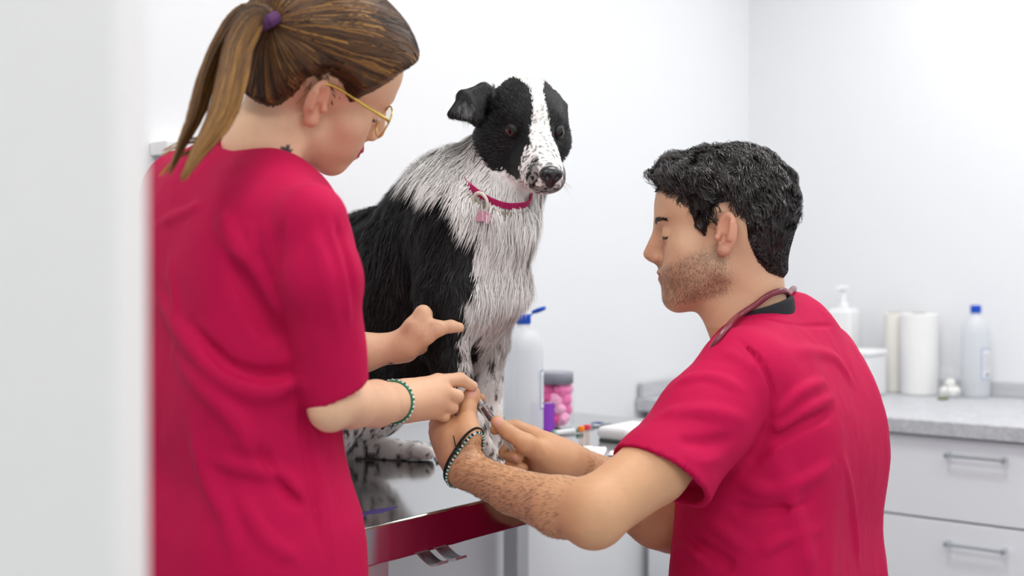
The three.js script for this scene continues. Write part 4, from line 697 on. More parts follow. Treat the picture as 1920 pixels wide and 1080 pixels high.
// hair: short dark waves
const manLine = [[0.12, 0.090], [0.088, 0.082], [0.070, 0.076], [0.056, 0.058], [0.050, 0.034], [0.042, 0.010], [0.030, -0.006], [0.018, -0.002], [0.012, 0.024], [0.002, 0.040], [-0.016, 0.044], [-0.030, 0.024], [-0.032, -0.008], [-0.042, -0.042], [-0.060, -0.066], [-0.085, -0.080], [-0.18, -0.080], [-0.18, 0.25], [0.18, 0.25], [0.18, 0.105]];
const manThick = (q) => { const front = sstep(0.03, 0.09, q.x), top = sstep(0.04, 0.11, q.y); return 0.007 + 0.005 * top + 0.012 * front * top + 0.003 * sstep(-0.02, -0.09, q.x) * sstep(-0.03, 0.03, q.y); };
const manHead = new Sculpt(); sculptHead(manHead, MF, { neck: J(1420, 640, 1.77, 64), neckTop: 0.052 });
const manHair = { eval(x, y, z) { const d = manHead.eval(x, y, z); if (d > 0.07 || d < -0.05) return d; const q = MF.fromXYZ(x, y, z), w = inPoly(q.x, q.y, manLine), t = sstep(-0.002, 0.02, w); const curl = 0.0075 * noise(q.x * 46 + 3, q.y * 46, q.z * 46) * sstep(0.0, 0.05, q.y + 0.02); return d - (lerp(-0.006, manThick(q), t) + t * curl) * MF.s; } };
{
  const hair = new THREE.Group(); hair.name = 'hair'; man.add(hair);
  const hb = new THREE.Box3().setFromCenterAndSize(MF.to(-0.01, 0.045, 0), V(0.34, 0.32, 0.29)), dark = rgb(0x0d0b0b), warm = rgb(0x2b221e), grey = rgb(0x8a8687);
  const cap = skin(manHair, hb.min, hb.max, 0.0028, (x, y, z) => mix3(dark, warm, clamp(0.4 + 0.8 * noise(x * 60, y * 60, z * 60))), (x, y, z) => manHead.eval(x, y, z) > 0.0004);
  mesh('hair_cap', cap, hairMat, hair);
  const rnd = mulberry(31), S = new Strands();
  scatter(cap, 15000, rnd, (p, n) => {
    const q = MF.from(p), w = inPoly(q.x, q.y, manLine), up = sstep(0.0, 0.06, q.y), lock = noise(q.x * 38, q.y * 38, q.z * 38), lock2 = noise(q.x * 30 + 9, q.y * 30, q.z * 30), back = MF.dir(-0.7 + 0.5 * lock2, -0.25 - 0.9 * (1 - up) + 0.5 * lock, 0.9 * lock), t = back.addScaledVector(n, -_d(back, n)).normalize(), b = n.clone().cross(t), L = (0.010 + 0.026 * up) * (0.7 + rnd() * 0.5) * sstep(-0.004, 0.02, w + 0.006), amp = (0.0014 + 0.0062 * up) * (0.8 + 0.4 * rnd()), ph = 9 * lock2 + (rnd() - 0.5) * 1.1, turns = 0.9 + 0.5 * lock, pts = [], N = [];
    for (let i = 0; i <= 9; i++) { const u = i / 9, a = ph + turns * u * 6.28, r = p.clone().addScaledVector(t, L * u).addScaledVector(b, amp * (Math.cos(a) - Math.cos(ph)) * Math.min(1, u * 3)), want = 0.0006 + amp * 0.5 * (1 + Math.sin(a)) * Math.min(1, u * 3), e = 0.003; for (let k = 0; k < 2; k++) { const h = manHair.eval(r.x, r.y, r.z), g = V(manHair.eval(r.x + e, r.y, r.z) - h, manHair.eval(r.x, r.y + e, r.z) - h, manHair.eval(r.x, r.y, r.z + e) - h).normalize(); r.addScaledVector(g, want - h); } pts.push(r); N.push(n.clone().multiplyScalar(0.75).addScaledVector(b, -0.65 * Math.cos(a)).addScaledVector(t, 0.35 * Math.cos(a)).normalize()); }
    const g = sstep(0.045, 0.1, q.x) * 0.7 * rnd() * sstep(0.05, 0.09, q.y) + 0.2 * rnd() * rnd(), c = mix3(mix3(dark, warm, rnd()), grey, g); S.add(pts, N, 0.00095, c, c, 0.3);  // grey on the front top strands paints in a glossy highlight
  });
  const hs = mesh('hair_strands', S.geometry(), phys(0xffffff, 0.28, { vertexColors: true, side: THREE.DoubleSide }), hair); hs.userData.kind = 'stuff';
  // eyebrows and lashes
  const E = new Strands(), bd = rgb(0x1c1412);
  for (const z of [-1, 1]) {
    for (let k = 0; k < 260; k++) { const u = rnd(), p = MF.to(0.098 - 0.016 * u * u, 0.029 + 0.006 * Math.sin(u * 2.6) + (rnd() - 0.5) * 0.005, (0.013 + 0.036 * u) * z), d = manBody.eval(p.x, p.y, p.z), n = manBody.normal(p); p.addScaledVector(n, -d + 0.0004); const t = MF.dir(-0.35, 0.28 - 0.5 * u, 0.8 * z); E.add([p, p.clone().addScaledVector(t, 0.004).addScaledVector(n, 0.0012), p.clone().addScaledVector(t, 0.0085).addScaledVector(n, 0.0008)], [n], 0.0009, bd, bd, 0.2); }
    for (let k = 0; k < 40; k++) { const u = rnd(), p = MF.to(0.0915 - 0.006 * u, 0.002, (0.02 + 0.024 * u) * z), d = manBody.eval(p.x, p.y, p.z), n = manBody.normal(p); p.addScaledVector(n, -d); E.add([p, p.clone().add(MF.dir(0.005, -0.002, 0.001 * z)), p.clone().add(MF.dir(0.008, -0.0045, 0.002 * z))], [V(0, 1, 0)], 0.0005, bd, bd, 0.2); }
  }
  const eb = mesh('eyebrows', E.geometry(), hairMat, hair); eb.userData.kind = 'stuff';
}
// ---------------------------------------------------------------- the dog
const dog = thing('dog', 'black and white dog sitting on the steel exam table', 'dog', V(0, 0, 0));
const DF = new Frame(at(1001, 243, 1.755), THREE.MathUtils.degToRad(-75), THREE.MathUtils.degToRad(-20), 0.0, 1.0);
const dogFwd = V(0.9, 0, 0.436).normalize(), dogSide = V(-0.436, 0, 0.9).normalize();       // facing, and the side nearest the camera
const dogBody = new Sculpt(), dogEars = new Sculpt();
{
  const S = dogBody, T = (x, y, z) => DF.to(x, y, z), R = DF.rot(), E = (x, y, z, r, k = 0.02, rot = R, cut = false) => S.egg(T(x, y, z), r, k, rot, cut);
  // skull and muzzle
  E(-0.052, 0.014, 0, [0.068, 0.055, 0.05]); E(-0.022, 0.014, 0, [0.04, 0.034, 0.044]);
  S.limb(T(-0.005, -0.016, 0), T(0.08, -0.044, 0), 0.035, 0.026, 0.025); S.ball(T(0.084, -0.046, 0), 0.024, 0.012);
  S.limb(T(-0.01, -0.045, 0), T(0.066, -0.068, 0), 0.026, 0.0135, 0.012);
  for (const z of [-1, 1]) {
    S.ball(T(-0.04, -0.026, 0.036 * z), 0.034, 0.03); S.limb(T(0.025, -0.046, 0.017 * z), T(0.078, -0.056, 0.012 * z), 0.023, 0.017, 0.012);
    S.ball(T(-0.004, 0.018, 0.027 * z), 0.010, 0.016); S.ball(T(0.022, -0.001, 0.043 * z), 0.013, 0.014, true); S.ball(T(0.002, 0.0, 0.0335 * z), 0.0125, 0.006);
  }
  S.limb(T(0.085, -0.0655, -0.012), T(0.04, -0.066, -0.028), 0.0012, 0.0014, 0.004, true); S.limb(T(0.085, -0.0655, 0.012), T(0.04, -0.066, 0.028), 0.0012, 0.0014, 0.004, true);
  // ears
  const ear = (a, b, c, r) => { S.web(at(...a), at(...b), at(...c), r, 0.012); dogEars.web(at(...a), at(...b), at(...c), r, 0.012); };
  ear([906, 166, 1.775], [868, 180, 1.735], [896, 226, 1.745], 0.008); ear([868, 182, 1.735], [846, 214, 1.715], [894, 224, 1.74], 0.006);
  ear([1036, 182, 1.80], [1056, 200, 1.79], [1052, 236, 1.775], 0.007); ear([1036, 184, 1.80], [1052, 234, 1.775], [1040, 222, 1.79], 0.007);
  S.ball(at(908, 182, 1.785), 0.014, 0.02);
  // neck, chest, back
  S.limb(T(-0.08, -0.02, 0), at(900, 375, 1.845), 0.05, 0.07, 0.04); S.limb(T(-0.055, -0.05, 0), at(930, 400, 1.80), 0.042, 0.052, 0.04);
  S.limb(at(852, 355, 1.88), at(805, 425, 1.92), 0.054, 0.066, 0.05);
  S.limb(at(895, 400, 1.845), at(898, 520, 1.85), 0.072, 0.066, 0.05); S.limb(at(928, 420, 1.79), at(918, 540, 1.80), 0.04, 0.038, 0.04); S.limb(at(915, 540, 1.82), at(895, 610, 1.83), 0.05, 0.035, 0.04);
  S.limb(at(820, 440, 1.89), at(745, 540, 1.96), 0.088, 0.098, 0.06); S.limb(at(745, 540, 1.96), at(680, 690, 2.02), 0.1, 0.105, 0.06);
  S.limb(at(690, 480, 2.0), at(640, 620, 2.06), 0.07, 0.09, 0.05); S.limb(at(700, 450, 1.98), at(650, 462, 2.05), 0.024, 0.024, 0.04);
  S.limb(at(880, 560, 1.87), at(760, 690, 1.94), 0.06, 0.06, 0.04);
  // near shoulder and front leg
  S.limb(at(858, 440, 1.80), at(850, 560, 1.775), 0.062, 0.052, 0.04); S.limb(at(850, 560, 1.775), at(834, 640, 1.765), 0.048, 0.033, 0.03); S.ball(at(822, 632, 1.77), 0.028, 0.02);
  S.chain([[at(836, 640, 1.765), 0.033], [at(862, 738, 1.755), 0.0205], [at(885, 790, 1.765), 0.0165], [at(918, 866, 1.79), 0.017], [at(930, 886, 1.785), 0.02]], 0.012);
  S.ball(at(938, 894, 1.77), 0.0185, 0.01); for (const dx of [-11, -3, 5, 12]) S.limb(at(936 + dx, 894, 1.775), at(938 + dx * 1.2, 903, 1.748), 0.011, 0.009, 0.006);
  // far front leg
  S.chain([[at(925, 545, 1.90), 0.045], [at(915, 640, 1.91), 0.03], [at(912, 720, 1.91), 0.023], [at(918, 790, 1.905), 0.0195], [at(934, 858, 1.91), 0.0185], [at(944, 872, 1.90), 0.02]], 0.02);
  for (const dx of [-10, -2, 6, 13]) S.limb(at(944 + dx, 872, 1.895), at(946 + dx * 1.2, 881, 1.872), 0.012, 0.0095, 0.006);
  // haunches and hind feet
  S.limb(at(660, 700, 2.0), at(700, 760, 1.99), 0.09, 0.055, 0.04); S.limb(at(690, 760, 2.08), at(660, 828, 2.09), 0.06, 0.035, 0.03); S.chain([[at(648, 836, 2.09), 0.025], [at(740, 845, 2.065), 0.016], [at(785, 846, 2.05), 0.0175]], 0.02);
  for (const dz of [-0.016, -0.005, 0.006, 0.017]) S.limb(at(782, 846, 2.05 + dz), at(803, 849, 2.045 + dz), 0.0115, 0.0105, 0.006);
  S.chain([[at(600, 720, 1.95), 0.07], [at(610, 800, 1.93), 0.045], [at(560, 868, 1.92), 0.022], [at(622, 880, 1.90), 0.019]], 0.03);
  S.chain([[at(610, 760, 2.12), 0.03], [at(560, 820, 2.14), 0.02], [at(520, 842, 2.11), 0.016]], 0.02);
  S.slice(V(0, TABLE_Y + 0.0005, 0), V(0, -1, 0), 0.004);
}
// markings, laid out in the dog's own side view (along its facing, up) so that both flanks carry them
const sideOf = (x, y, z) => [x * dogFwd.x + z * dogFwd.z, y];
const dogPatch = (() => {
  const line = [[772, 330], [808, 344], [846, 362], [878, 394], [908, 436], [896, 500], [884, 560], [874, 604], [866, 640], [868, 690], [862, 728], [836, 742]].map(([x, y]) => dogBody.hit(x, y)).filter(Boolean).map((p) => sideOf(p.x, p.y, p.z));
  const yl = line[line.length - 1][1]; return [...line, [-2, yl - 0.005], [-2, 0.5], [1, 0.5], [1, 2], [line[0][0] - 0.02, 2]];
})();
const onHeadAt = (q) => { if (Math.hypot((q.x + 0.02) / 0.125, (q.y + 0.005) / 0.085, q.z / 0.085) < 1) return true; const t = clamp((q.x * 0.1 + (q.y + 0.02) * -0.035) / (0.01 + 0.0012)); return q.x > -0.01 && Math.hypot(q.x - 0.1 * t, q.y + 0.02 + 0.035 * t, q.z) < 0.052; };
const eyeN = DF.to(0.006, 0.0, 0.0345), furBlack = rgb(0x0c0c0f), furWhite = rgb(0xfbf9f6);
const earInner = at(874, 204, 1.715);
function dogShade(x, y, z) {                                             // 0 black .. 1 white
  const q = DF.fromXYZ(x, y, z), wob = 0.012 * noise(x * 45, y * 45, z * 45) + 0.006 * noise(x * 130, y * 130, z * 130);
  if (dogEars.eval(x, y, z) < 0.006) return Math.hypot(x - earInner.x, y - earInner.y) < 0.012 && z > -1.76 ? 0.09 * clamp(0.5 + 2 * noise(x * 200, y * 90, z * 200)) : 0;
  const head = onHeadAt(q) || (q.z < -0.045 && q.y > -0.06);
  if (head) {
    const az = Math.abs(q.z + 0.002) + wob * 0.35, bl = q.x < 0 ? lerp(0.009, 0.0205, sstep(-0.002, -0.05, q.x)) : lerp(0.009, 0.019, sstep(0.0, 0.05, q.x));
    if (az < bl && q.y > -0.06 && q.x > -0.082) { const f = q.x > 0.012 ? sstep(0.12, 0.34, noise(x * 190, y * 190, z * 190)) * 0.75 : 0; return 1 - f; }
    if (q.x > 0.05 + wob + 0.5 * Math.max(0, az - 0.02)) { const f = sstep(0.05, 0.3, noise(x * 210, y * 210, z * 210)) * 0.85, d = sstep(0.078, 0.092, q.x + 0.25 * (q.y + 0.05)) * 0.7; return clamp(1 - f - d); }
    if (q.y < -0.062 - 0.18 * q.x + wob && q.x < 0.045) return 1;
    if (q.x < -0.088 + wob && q.y < 0.03) return 1;
    return Math.hypot(x - earInner.x, y - earInner.y) < 0.013 && z > -1.76 ? 0.18 : 0;
  }
  const lat = (x - at(905, 500, 1.85).x) * dogSide.x + (z - at(905, 500, 1.85).z) * dogSide.z, [u0, v] = sideOf(x, y, z), u = u0 + 0.1 * sstep(-0.0, -0.05, lat), inW = inPoly(u, v, dogPatch) + wob > 0;
  if (lat < -0.115 && v > 1.05 && v < 1.2 && u > -2) { if (noise(x * 30, y * 30, z * 30) > -0.2) return 0; }
  if (!inW) return 0;
  if (v < 1.14 && v > 0.8) { const leg = sstep(1.16, 1.10, v); if (noise(x * 88 + 2, y * 62, z * 88) > 0.62 - 0.36 * leg) return 0.06; }
  return v > 1.14 ? 1 - 0.25 * sstep(0.3, 0.55, noise(x * 60, y * 60, z * 60)) : 1;
}
const dogColor = (x, y, z) => { const s = dogShade(x, y, z), n = 1 + 0.08 * noise(x * 160, y * 160, z * 160); const c = mix3(furBlack, furWhite, s); return [c[0] * n, c[1] * n, c[2] * n]; };
{
  const b = bounds([at(500, 150, 2.1), at(1070, 160, 1.74), at(640, 860, 2.1), at(940, 900, 1.75), at(620, 880, 1.88)], 0.05), headBox = new THREE.Box3().setFromCenterAndSize(DF.to(0, -0.005, 0), V(0.29, 0.2, 0.26));
  b.min.y = TABLE_Y - 0.01; b.max.z = -1.69;
  const g = bodySkin(dogBody, [[headBox, 0.0024]], b, 0.0055, dogColor);
  mesh('body', g, furMat, dog);
  // coat
  const rnd = mulberry(2024), S = new Strands(), down = V(0, -1, 0), nose = DF.to(0.1, -0.05, 0);
  scatter(g, 230000, rnd, (p, n) => {
    const q = DF.from(p), onHead = onHeadAt(q); if (p.y < TABLE_Y + 0.006) return;
    if (Math.hypot(q.x - 0.008, q.y, Math.abs(q.z) - 0.036) < 0.0125 || Math.hypot(q.x - 0.108, q.y + 0.042, q.z) < 0.018) return;
    const white = dogShade(p.x + (rnd() - 0.5) * 0.004, p.y + (rnd() - 0.5) * 0.004, p.z + (rnd() - 0.5) * 0.004); let dir, L;
    if (onHead) { dir = p.clone().sub(nose).normalize().addScaledVector(down, 0.25); L = 0.006 + 0.006 * sstep(0.03, -0.06, q.x); if (q.x > 0.03) L = 0.003; if (q.y < -0.055 && q.x < -0.02) L = 0.014; if (dogEars.eval(p.x, p.y, p.z) < 0.006) L = 0.005; }
    else { dir = down.clone().addScaledVector(dogFwd, -0.35); L = 0.016; const nk = sstep(1.14, 1.26, p.y) * (white > 0.5 ? 1 : 0.35); L += 0.022 * nk; if (dogEars.eval(p.x, p.y, p.z) < 0.006) L = 0.005; if (p.y < 1.09) L = lerp(0.006, L, sstep(1.02, 1.12, p.y)); if (p.x < -0.275 && p.y < 1.05) L = 0.02; }
    L *= 0.6 + 0.8 * rnd(); const cl = onHead ? 0.25 : 0.75; dir.add(V((rnd() - 0.5) * 0.4 + cl * noise(p.x * 55, p.y * 40, p.z * 55), (rnd() - 0.5) * 0.3, (rnd() - 0.5) * 0.4 + cl * noise(p.x * 55 + 7, p.y * 40, p.z * 55))); dir.addScaledVector(n, -_d(dir, n)).normalize();
    const lift = (onHead ? 0.2 : 0.17 + 0.16 * noise(p.x * 70, p.y * 50, p.z * 70 + 3)) + 0.22 * rnd(), a = p.clone().addScaledVector(n, -0.001), m = a.clone().addScaledVector(dir, L * 0.5).addScaledVector(n, L * lift * 0.75), e = a.clone().addScaledVector(dir, L).addScaledVector(n, L * lift * 0.8).addScaledVector(down, L * 0.12);
    const c = mix3(furBlack, furWhite, white > 0.5 ? lerp(0.8, 1, rnd()) : clamp(white) + 0.05 * rnd() ** 3); const w = 0.0007 + L * 0.022; S.add([a, m, e], [n.clone().addScaledVector(down, -0.4).normalize()], w, c, c, 0.15);
  });
  const coat = mesh('coat', S.geometry(), furMat, dog); coat.userData.kind = 'stuff';
  // eyes and nose leather
  for (const z of [1, -1]) {
    const c = DF.to(0.0055, -0.001, 0.0345 * z), eg = new THREE.SphereGeometry(0.0112, 40, 28), gaze = DF.dir(0.62, -0.12, 0.75 * z).normalize().add(V(0.3, -0.1, 1).normalize()).normalize(), P = eg.attributes.position, C = new Float32Array(P.count * 3), iris = rgb(0x3a1d0f), pupil = rgb(0x070505), sclera = rgb(0x4d423d);
    for (let i = 0; i < P.count; i++) { const v = V(P.getX(i), P.getY(i), P.getZ(i)).normalize(), a = Math.acos(clamp(_d(v, gaze), -1, 1)), k = a < 0.42 ? pupil : a < 0.95 ? iris : sclera; C.set(k, i * 3); }
    eg.setAttribute('color', new THREE.BufferAttribute(C, 3)); const m = mesh('eye', eg, phys(0xffffff, 0.07, { vertexColors: true }), dog); m.position.copy(c);
    const lid = new Sculpt(); lid.ball(c.clone(), 0.0123, 0.002); lid.ball(c.clone(), 0.0111, 0.001, true); const od = DF.dir(0.62, -0.12, 0.75 * z).normalize(), ax = DF.dir(-0.75, 0.1, 0.62 * z).normalize(), cc = c.clone().addScaledVector(od, 0.0118); const up = od.clone().cross(ax).normalize(); const mm = new THREE.Matrix4().makeBasis(ax, up, od); lid.egg(cc, [0.0112, 0.0074, 0.01], 0.001, mm, true);
    mesh('eyelid', skin(lid, c.clone().addScalar(-0.016), c.clone().addScalar(0.016), 0.0011), mat(0x0e0d0f, 0.45), dog);
  }
  const N = new Sculpt(), R = DF.rot(); N.egg(DF.to(0.1075, -0.040, 0), [0.0125, 0.0125, 0.0175], 0.004, R); N.egg(DF.to(0.108, -0.053, 0), [0.008, 0.008, 0.007], 0.006, R); for (const z of [-1, 1]) { N.ball(DF.to(0.1185, -0.0415, 0.0075 * z), 0.0042, 0.003, true); N.limb(DF.to(0.116, -0.045, 0.012 * z), DF.to(0.11, -0.048, 0.018 * z), 0.0015, 0.002, 0.003, true); }
  const nb = bounds([DF.to(0.109, -0.045, 0)], 0.027); mesh('nose', skin(N, nb.min, nb.max, 0.0013), phys(0x131316, 0.32, { clearcoat: 0.4, clearcoatRoughness: 0.3 }), dog);
  // whiskers
  const W = new Strands(); for (const z of [1, -1]) for (let k = 0; k < 9; k++) { const a = DF.to(0.06 + 0.01 * rnd(), -0.052 - 0.01 * rnd(), 0.02 * z), t = DF.dir(-0.35 + 0.4 * rnd(), -0.25 - 0.5 * rnd(), z).normalize(); W.add([a, a.clone().addScaledVector(t, 0.018), a.clone().addScaledVector(t, 0.036).add(V(0, -0.004, 0))], [V(0, 0, 1)], 0.0006, rgb(0xe8e6e4), rgb(0xe8e6e4), 0.2); }
  const wh = mesh('whiskers', W.geometry(), furMat, dog); wh.userData.kind = 'stuff';
}
// ---------------------------------------------------------------- worn and held things
function ringOn(S, c, axis, off, n = 72, max = 0.16) { // points where the limb's surface, raised by off, meets the plane through c
  const a = axis.clone().normalize(), u = V(0, 1, 0).addScaledVector(a, -a.y).normalize(), v = a.clone().cross(u), out = [];
  for (let i = 0; i < n; i++) { const t = i / n * Math.PI * 2, d = u.clone().multiplyScalar(Math.cos(t)).addScaledVector(v, Math.sin(t)); let r = 0.004; for (let k = 0; k < 80 && r < max; k++) { const e = S.eval(c.x + d.x * r, c.y + d.y * r, c.z + d.z * r) - off; if (e > -0.0002) break; r += Math.max(-e * 0.7, 0.0003); } out.push(r); }
  const s = out.map((_, i) => { let q = 0; for (let k = -3; k <= 3; k++) q += out[(i + k + n) % n]; return q / 7; });
  return s.map((r, i) => { const t = i / n * Math.PI * 2; return c.clone().addScaledVector(u, Math.cos(t) * r).addScaledVector(v, Math.sin(t) * r); });
}
function beads(points, r, tones) {
  const c = new THREE.CatmullRomCurve3(points, true), n = Math.floor(c.getLength() / (r * 1.45)), gs = [];
  for (let i = 0; i < n; i++) { const g = new THREE.SphereGeometry(r, 8, 6), p = c.getPointAt(i / n), k = rgb(tones[i % tones.length]); g.scale(1, 1, 1); g.translate(p.x, p.y + (i % 2 ? r * 0.3 : -r * 0.3), p.z); const C = new Float32Array(g.attributes.position.count * 3); for (let j = 0; j < C.length; j += 3) C.set(k, j); g.setAttribute('color', new THREE.BufferAttribute(C, 3)); g.deleteAttribute('uv'); gs.push(g); }
  return mergeGeometries(gs);
}
const beadMat = mat(0xffffff, 0.4, { vertexColors: true, metalness: 0.2 });
{ // woman's bracelet
  const o = thing('bracelet', 'white and green braided bracelet on the woman\'s wrist', 'bracelet', V(0, 0, 0)), c = at(731, 756, 1.562), ax = at(775, 750, 1.62).sub(at(690, 758, 1.49));
  const ring = ringOn(womanBody, c, ax, 0.0022), ring2 = ringOn(womanBody, c.clone().addScaledVector(ax.clone().normalize(), -0.004), ax, 0.001);
  mesh('beaded_band', beads(ring, 0.0021, [0xdfe3e4, 0x9fb4b0, 0xe9ecec, 0x3f7d6a]), beadMat, o); mesh('thread_band', tube(ring2, 0.0017, 140, 7, true), mat(0x1f7a50, 0.8), o);
  const k = ring[36]; mesh('cord_end', tube([k, k.clone().add(V(-0.006, -0.004, 0.003)), k.clone().add(V(-0.010, -0.008, 0.002))], 0.0018, 8, 6), mat(0x2a1b20, 0.9), o);
}
{ // man's bracelet
  const o = thing('bracelet', 'teal and black braided bracelet on the man\'s wrist', 'bracelet', V(0, 0, 0)), c = at(868, 878, 1.664), ax = at(850, 835, 1.675).sub(at(935, 912, 1.61));
  const ring = ringOn(manBody, c, ax, 0.0022), ring2 = ringOn(manBody, c.clone().addScaledVector(ax.clone().normalize(), 0.0055), ax, 0.002);
  mesh('braided_band', beads(ring, 0.002, [0x8fd0cc, 0x1b2426, 0xd9e6e2, 0x235a58]), beadMat, o); mesh('dark_cord', tube(ring2, 0.0019, 140, 7, true), mat(0x15171a, 0.85), o);
  const k = ring2.reduce((a, b) => (depthOf(b) - b.y * 0.7 < depthOf(a) - a.y * 0.7 ? b : a)); const kx = at(857, 848, depthOf(k) - 0.002);
  for (const [x, y, x2, y2] of [[853, 830, 850, 817], [862, 838, 865, 829]]) mesh('cord_end', tube([kx, at(x, y, depthOf(k) - 0.003), at(x2, y2, depthOf(k) - 0.002)], 0.0009, 10, 6), mat(0x2a2418, 0.9), o);
  mesh('knot', new THREE.SphereGeometry(0.004, 12, 10).translate(kx.x, kx.y, kx.z), mat(0x1f5b3a, 0.8), o);
}
{ // spectacles
  const o = thing('glasses', 'thin gold-framed glasses on the woman\'s face', 'glasses', V(0, 0, 0)), gold = mat(0xd6b85a, 0.25, { metalness: 0.9 }), T = (x, y, z) => WF.to(x, y, z);
  for (const z of [-1, 1]) {
    const P = []; for (let i = 0; i < 36; i++) { const a = i / 36 * Math.PI * 2, cx = Math.cos(a), sy = Math.sin(a); P.push(T(0.1035 - 0.006 * Math.abs(cx * 0.4 + 0.4), 0.007 + 0.0215 * Math.sign(sy) * Math.pow(Math.abs(sy), 0.8), (0.0335 + 0.0255 * Math.sign(cx) * Math.pow(Math.abs(cx), 0.85)) * z)); }
    mesh('rim', tube(P, 0.0011, 72, 7, true), gold, o);
    const pos = [T(0.1, 0.007, 0.0335 * z)], idx = []; for (const p of P) pos.push(p); for (let i = 0; i < 36; i++) idx.push(0, 1 + i, 1 + (i + 1) % 36); const lg = new THREE.BufferGeometry(); lg.setAttribute('position', new THREE.Float32BufferAttribute(pos.flatMap((p) => [p.x, p.y, p.z]), 3)); lg.setIndex(idx); lg.computeVertexNormals();
    mesh('lens', lg, phys(0xffffff, 0.03, { transmission: 1, thickness: 0, side: THREE.DoubleSide }), o);
    const g = tube([T(0.0975, 0.017, 0.0595 * z), T(0.09, 0.021, 0.0665 * z), T(0.05, 0.0265, 0.0725 * z), T(0.008, 0.033, 0.0785 * z), T(-0.012, 0.03, 0.0795 * z), T(-0.024, 0.014, 0.0785 * z)], 0.0019, 48, 8); mesh('temple', g, gold, o);
    mesh('nose_pad', new THREE.SphereGeometry(0.0028, 10, 8).translate(...T(0.1, -0.0005, 0.0105 * z).toArray()), phys(0xf2efe8, 0.3), o);
  }
  mesh('bridge', tube([T(0.102, 0.012, -0.009), T(0.108, 0.016, 0), T(0.102, 0.012, 0.009)], 0.0012, 16, 7), gold, o);
}
{ // stethoscope
  const o = thing('stethoscope', 'burgundy stethoscope tube around the man\'s neck', 'stethoscope', V(0, 0, 0)), rubber = phys(0x7b2436, 0.35, { clearcoat: 0.3 });
  const neckWear = new Sculpt(); neckWear.eval = (x, y, z) => Math.min(manBody.eval(x, y, z), manTorso.eval(x, y, z) - 0.004);
  const lie = [[1478, 556], [1462, 545], [1440, 552], [1414, 572], [1388, 597], [1364, 622], [1347, 645]].map(([x, y]) => { const p = neckWear.hit(x, y); return p && p.addScaledVector(neckWear.normal(p, 0.004), 0.005); }).filter(Boolean);
  const first = lie[0], last = lie[lie.length - 1];
  mesh('tube', tube([first.clone().add(V(0.03, -0.03, -0.14)), first.clone().add(V(0.026, 0.004, -0.075)), first.clone().add(V(0.012, 0.006, -0.025)), ...lie, last.clone().add(V(-0.016, -0.04, -0.03)), last.clone().add(V(-0.03, -0.11, -0.06))], 0.0046, 90, 12), rubber, o);
  mesh('chest_piece', merge([cyl(0.02, 0.02, 0.008, ...last.clone().add(V(-0.03, -0.125, -0.06)).toArray(), 28), cyl(0.006, 0.006, 0.02, ...last.clone().add(V(-0.03, -0.116, -0.06)).toArray(), 16)]), chrome, o);
}
{ // syringe in the man's right hand
  const a = at(896, 746, 1.708), b = at(962, 846, 1.69), d = b.clone().sub(a), L = d.length(), o = thing('syringe', 'clear syringe with dark red blood held at the dog\'s leg', 'syringe', a);
  o.quaternion.setFromUnitVectors(V(0, 1, 0), d.normalize()); const R = 0.0058, clear = phys(0xffffff, 0.05, { transmission: 0.94, thickness: 0, side: THREE.DoubleSide });
  mesh('needle', cyl(0.0005, 0.0005, 0.022, 0, -0.006, 0, 10), steelSatin, o); mesh('hub', lathe([[0, 0.002], [0.0022, 0.002], [0.003, 0.008], [0.0026, 0.012], [0, 0.012]], 20), phys(0xe8edf0, 0.2, { transmission: 0.5, thickness: 0 }), o);
  mesh('barrel', lathe([[0.0022, 0.012], [R, 0.0155], [R, L * 0.9], [R + 0.004, L * 0.905], [R + 0.004, L * 0.925], [R, L * 0.93]], 28), clear, o);
  mesh('blood', cyl(R - 0.0003, R - 0.0003, 0.016, 0, 0.024, 0, 24), phys(0x4c0812, 0.25), o); mesh('stopper', lathe([[0, 0.032], [R - 0.0004, 0.032], [R - 0.0004, 0.035], [R - 0.0012, 0.0357], [R - 0.0004, 0.0364], [R - 0.0004, 0.0385], [0, 0.0385]], 24), mat(0x17181c, 0.5), o);
  mesh('plunger', merge([box(0.0085, L - 0.03, 0.0012, 0, 0.0385 + (L - 0.03) / 2, 0), box(0.0012, L - 0.03, 0.0085, 0, 0.0385 + (L - 0.03) / 2, 0), cyl(0.0068, 0.0068, 0.0018, 0, L + 0.009, 0, 24)]), phys(0xeef2f4, 0.3, { transmission: 0.3, thickness: 0 }), o);
  const ticks = []; for (let k = 0; k < 12; k++) ticks.push(box(k % 5 ? 0.0025 : 0.004, 0.0003, 0.0002, 0.001, 0.018 + k * 0.0045, R + 0.0001)); mesh('scale_marks', merge(ticks), mat(0x33363a, 0.5), o);
}
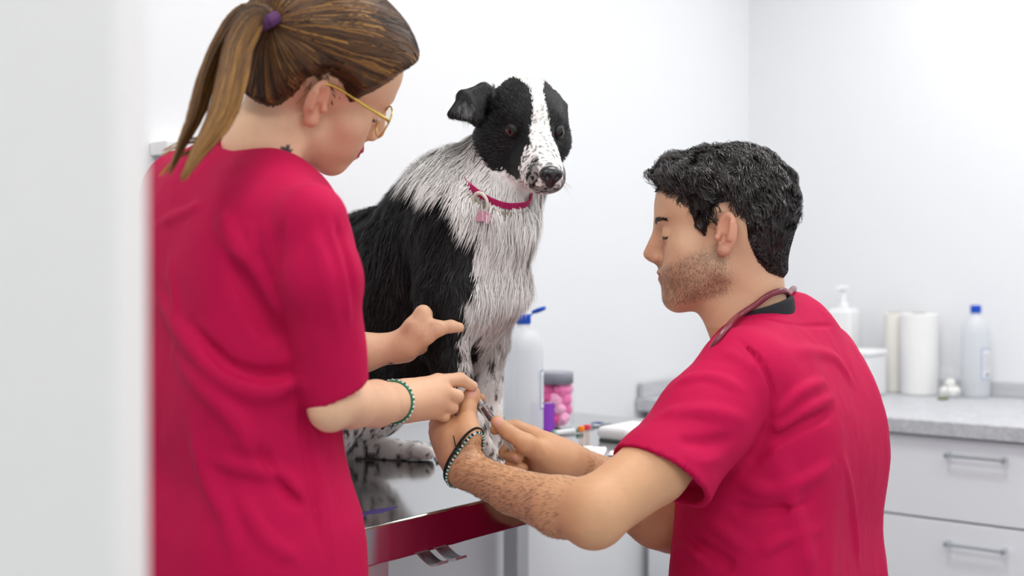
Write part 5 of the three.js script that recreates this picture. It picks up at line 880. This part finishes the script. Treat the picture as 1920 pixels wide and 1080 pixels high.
{ // dog collar
  const o = thing('dog_collar', 'grey and magenta dog collar with loop and bone tag', 'collar', V(0, 0, 0)), ax = V(0.33, 0.84, 0.43).normalize(), c = at(930, 352, 1.84);
  const arc = [[862, 328, -0.012], [872, 349, -0.004], [888, 368, 0.004], [910, 384, 0.007], [940, 395, 0.007], [965, 395, 0.006], [984, 389, 0.002], [996, 376, -0.006]].map(([x, y, off]) => { const p = dogBody.hit(x, y); return p && p.addScaledVector(dogBody.normal(p, 0.006), off); }).filter(Boolean);
  const back = [at(985, 350, 1.86), at(945, 325, 1.89), at(895, 318, 1.89)], path = new THREE.CatmullRomCurve3([...arc, ...back], true);
  const ringAt = (off) => path.getPoints(72).slice(0, 72).map((p) => { const o2 = p.clone().sub(c); o2.addScaledVector(ax, -_d(o2, ax)).normalize(); return p.addScaledVector(o2, off); });
  const band = (shift, off, w, th, m, name) => {
    const P = ringAt(off).map((p) => p.addScaledVector(ax, shift)), pos = [], idx = [], n = P.length, ctr = P.reduce((s, p) => s.add(p), V()).multiplyScalar(1 / n);
    P.forEach((p, i) => { const out = p.clone().sub(ctr); out.addScaledVector(ax, -_d(out, ax)).normalize(); const wob = 0.0008 * Math.sin(i * 1.7); for (const [s, t] of [[-1, 0], [1, 0], [1, 1], [-1, 1]]) { const q = p.clone().addScaledVector(ax, s * w * 0.5 + (t ? wob : 0)).addScaledVector(out, t * th); pos.push(q.x, q.y, q.z); } });
    for (let i = 0; i < n; i++) for (let k = 0; k < 4; k++) { const a = i * 4 + k, b = i * 4 + (k + 1) % 4, a2 = (i + 1) % n * 4 + k, b2 = (i + 1) % n * 4 + (k + 1) % 4; idx.push(a, b, a2, b, b2, a2); }
    const g = new THREE.BufferGeometry(); g.setAttribute('position', new THREE.Float32BufferAttribute(pos, 3)); g.setIndex(idx); const h = g.toNonIndexed(); h.computeVertexNormals(); mesh(name, h, m, o); return P;
  };
  const P = band(-0.004, 0.0065, 0.010, 0.003, mat(0xa9a79b, 0.7), 'grey_band'); band(0.0085, 0.0005, 0.009, 0.003, mat(0xb0175c, 0.8), 'magenta_band');
  let best = null; for (const p of P) { const dd = depthOf(p), x = 960 + p.x / dd * FOCAL; if (dd < 1.83 && (!best || Math.abs(x - 897) < Math.abs(best.x - 897))) best = { p, x }; }
  const q = best.p.clone().add(V(0.004, 0, 0.008)), loop = new THREE.TorusGeometry(0.0125, 0.0024, 10, 36); const lm = mesh('leather_loop', loop, mat(0xd9d5c8, 0.6), o); lm.position.copy(q); lm.rotation.set(0.2, -0.5, 0.3); lm.scale.set(0.95, 1.2, 1.3);
  const rm = mesh('key_ring', new THREE.TorusGeometry(0.0065, 0.0007, 8, 28), chrome, o); rm.position.copy(q).add(V(0.003, -0.006, 0.003)); rm.rotation.y = 0.7;
  const sh = new THREE.Shape(), b = 0.0062; sh.absarc(-b, 0.0036, 0.0042, 0.2, Math.PI * 1.35, false); sh.absarc(-b, -0.0036, 0.0042, Math.PI * 0.65, Math.PI * 1.8, false); sh.absarc(b, -0.0036, 0.0042, Math.PI * 1.2, Math.PI * 2.35, false); sh.absarc(b, 0.0036, 0.0042, -Math.PI * 0.35, Math.PI * 0.8, false);
  const bt = mesh('bone_tag', new THREE.ExtrudeGeometry(sh, { depth: 0.0016, bevelEnabled: true, bevelSize: 0.0006, bevelThickness: 0.0006, bevelSegments: 2 }), mat(0xcf93a8, 0.4, { metalness: 0.3 }), o); bt.position.copy(q).add(V(0.005, -0.0205, 0.005)); bt.rotation.set(0.1, 0.2, -0.25);
}
scene.traverse((o) => { if (o.isMesh) { o.castShadow = true; o.receiveShadow = true; } if (o.isLight && o.shadow) o.castShadow = true; });
renderer.render(scene, camera);
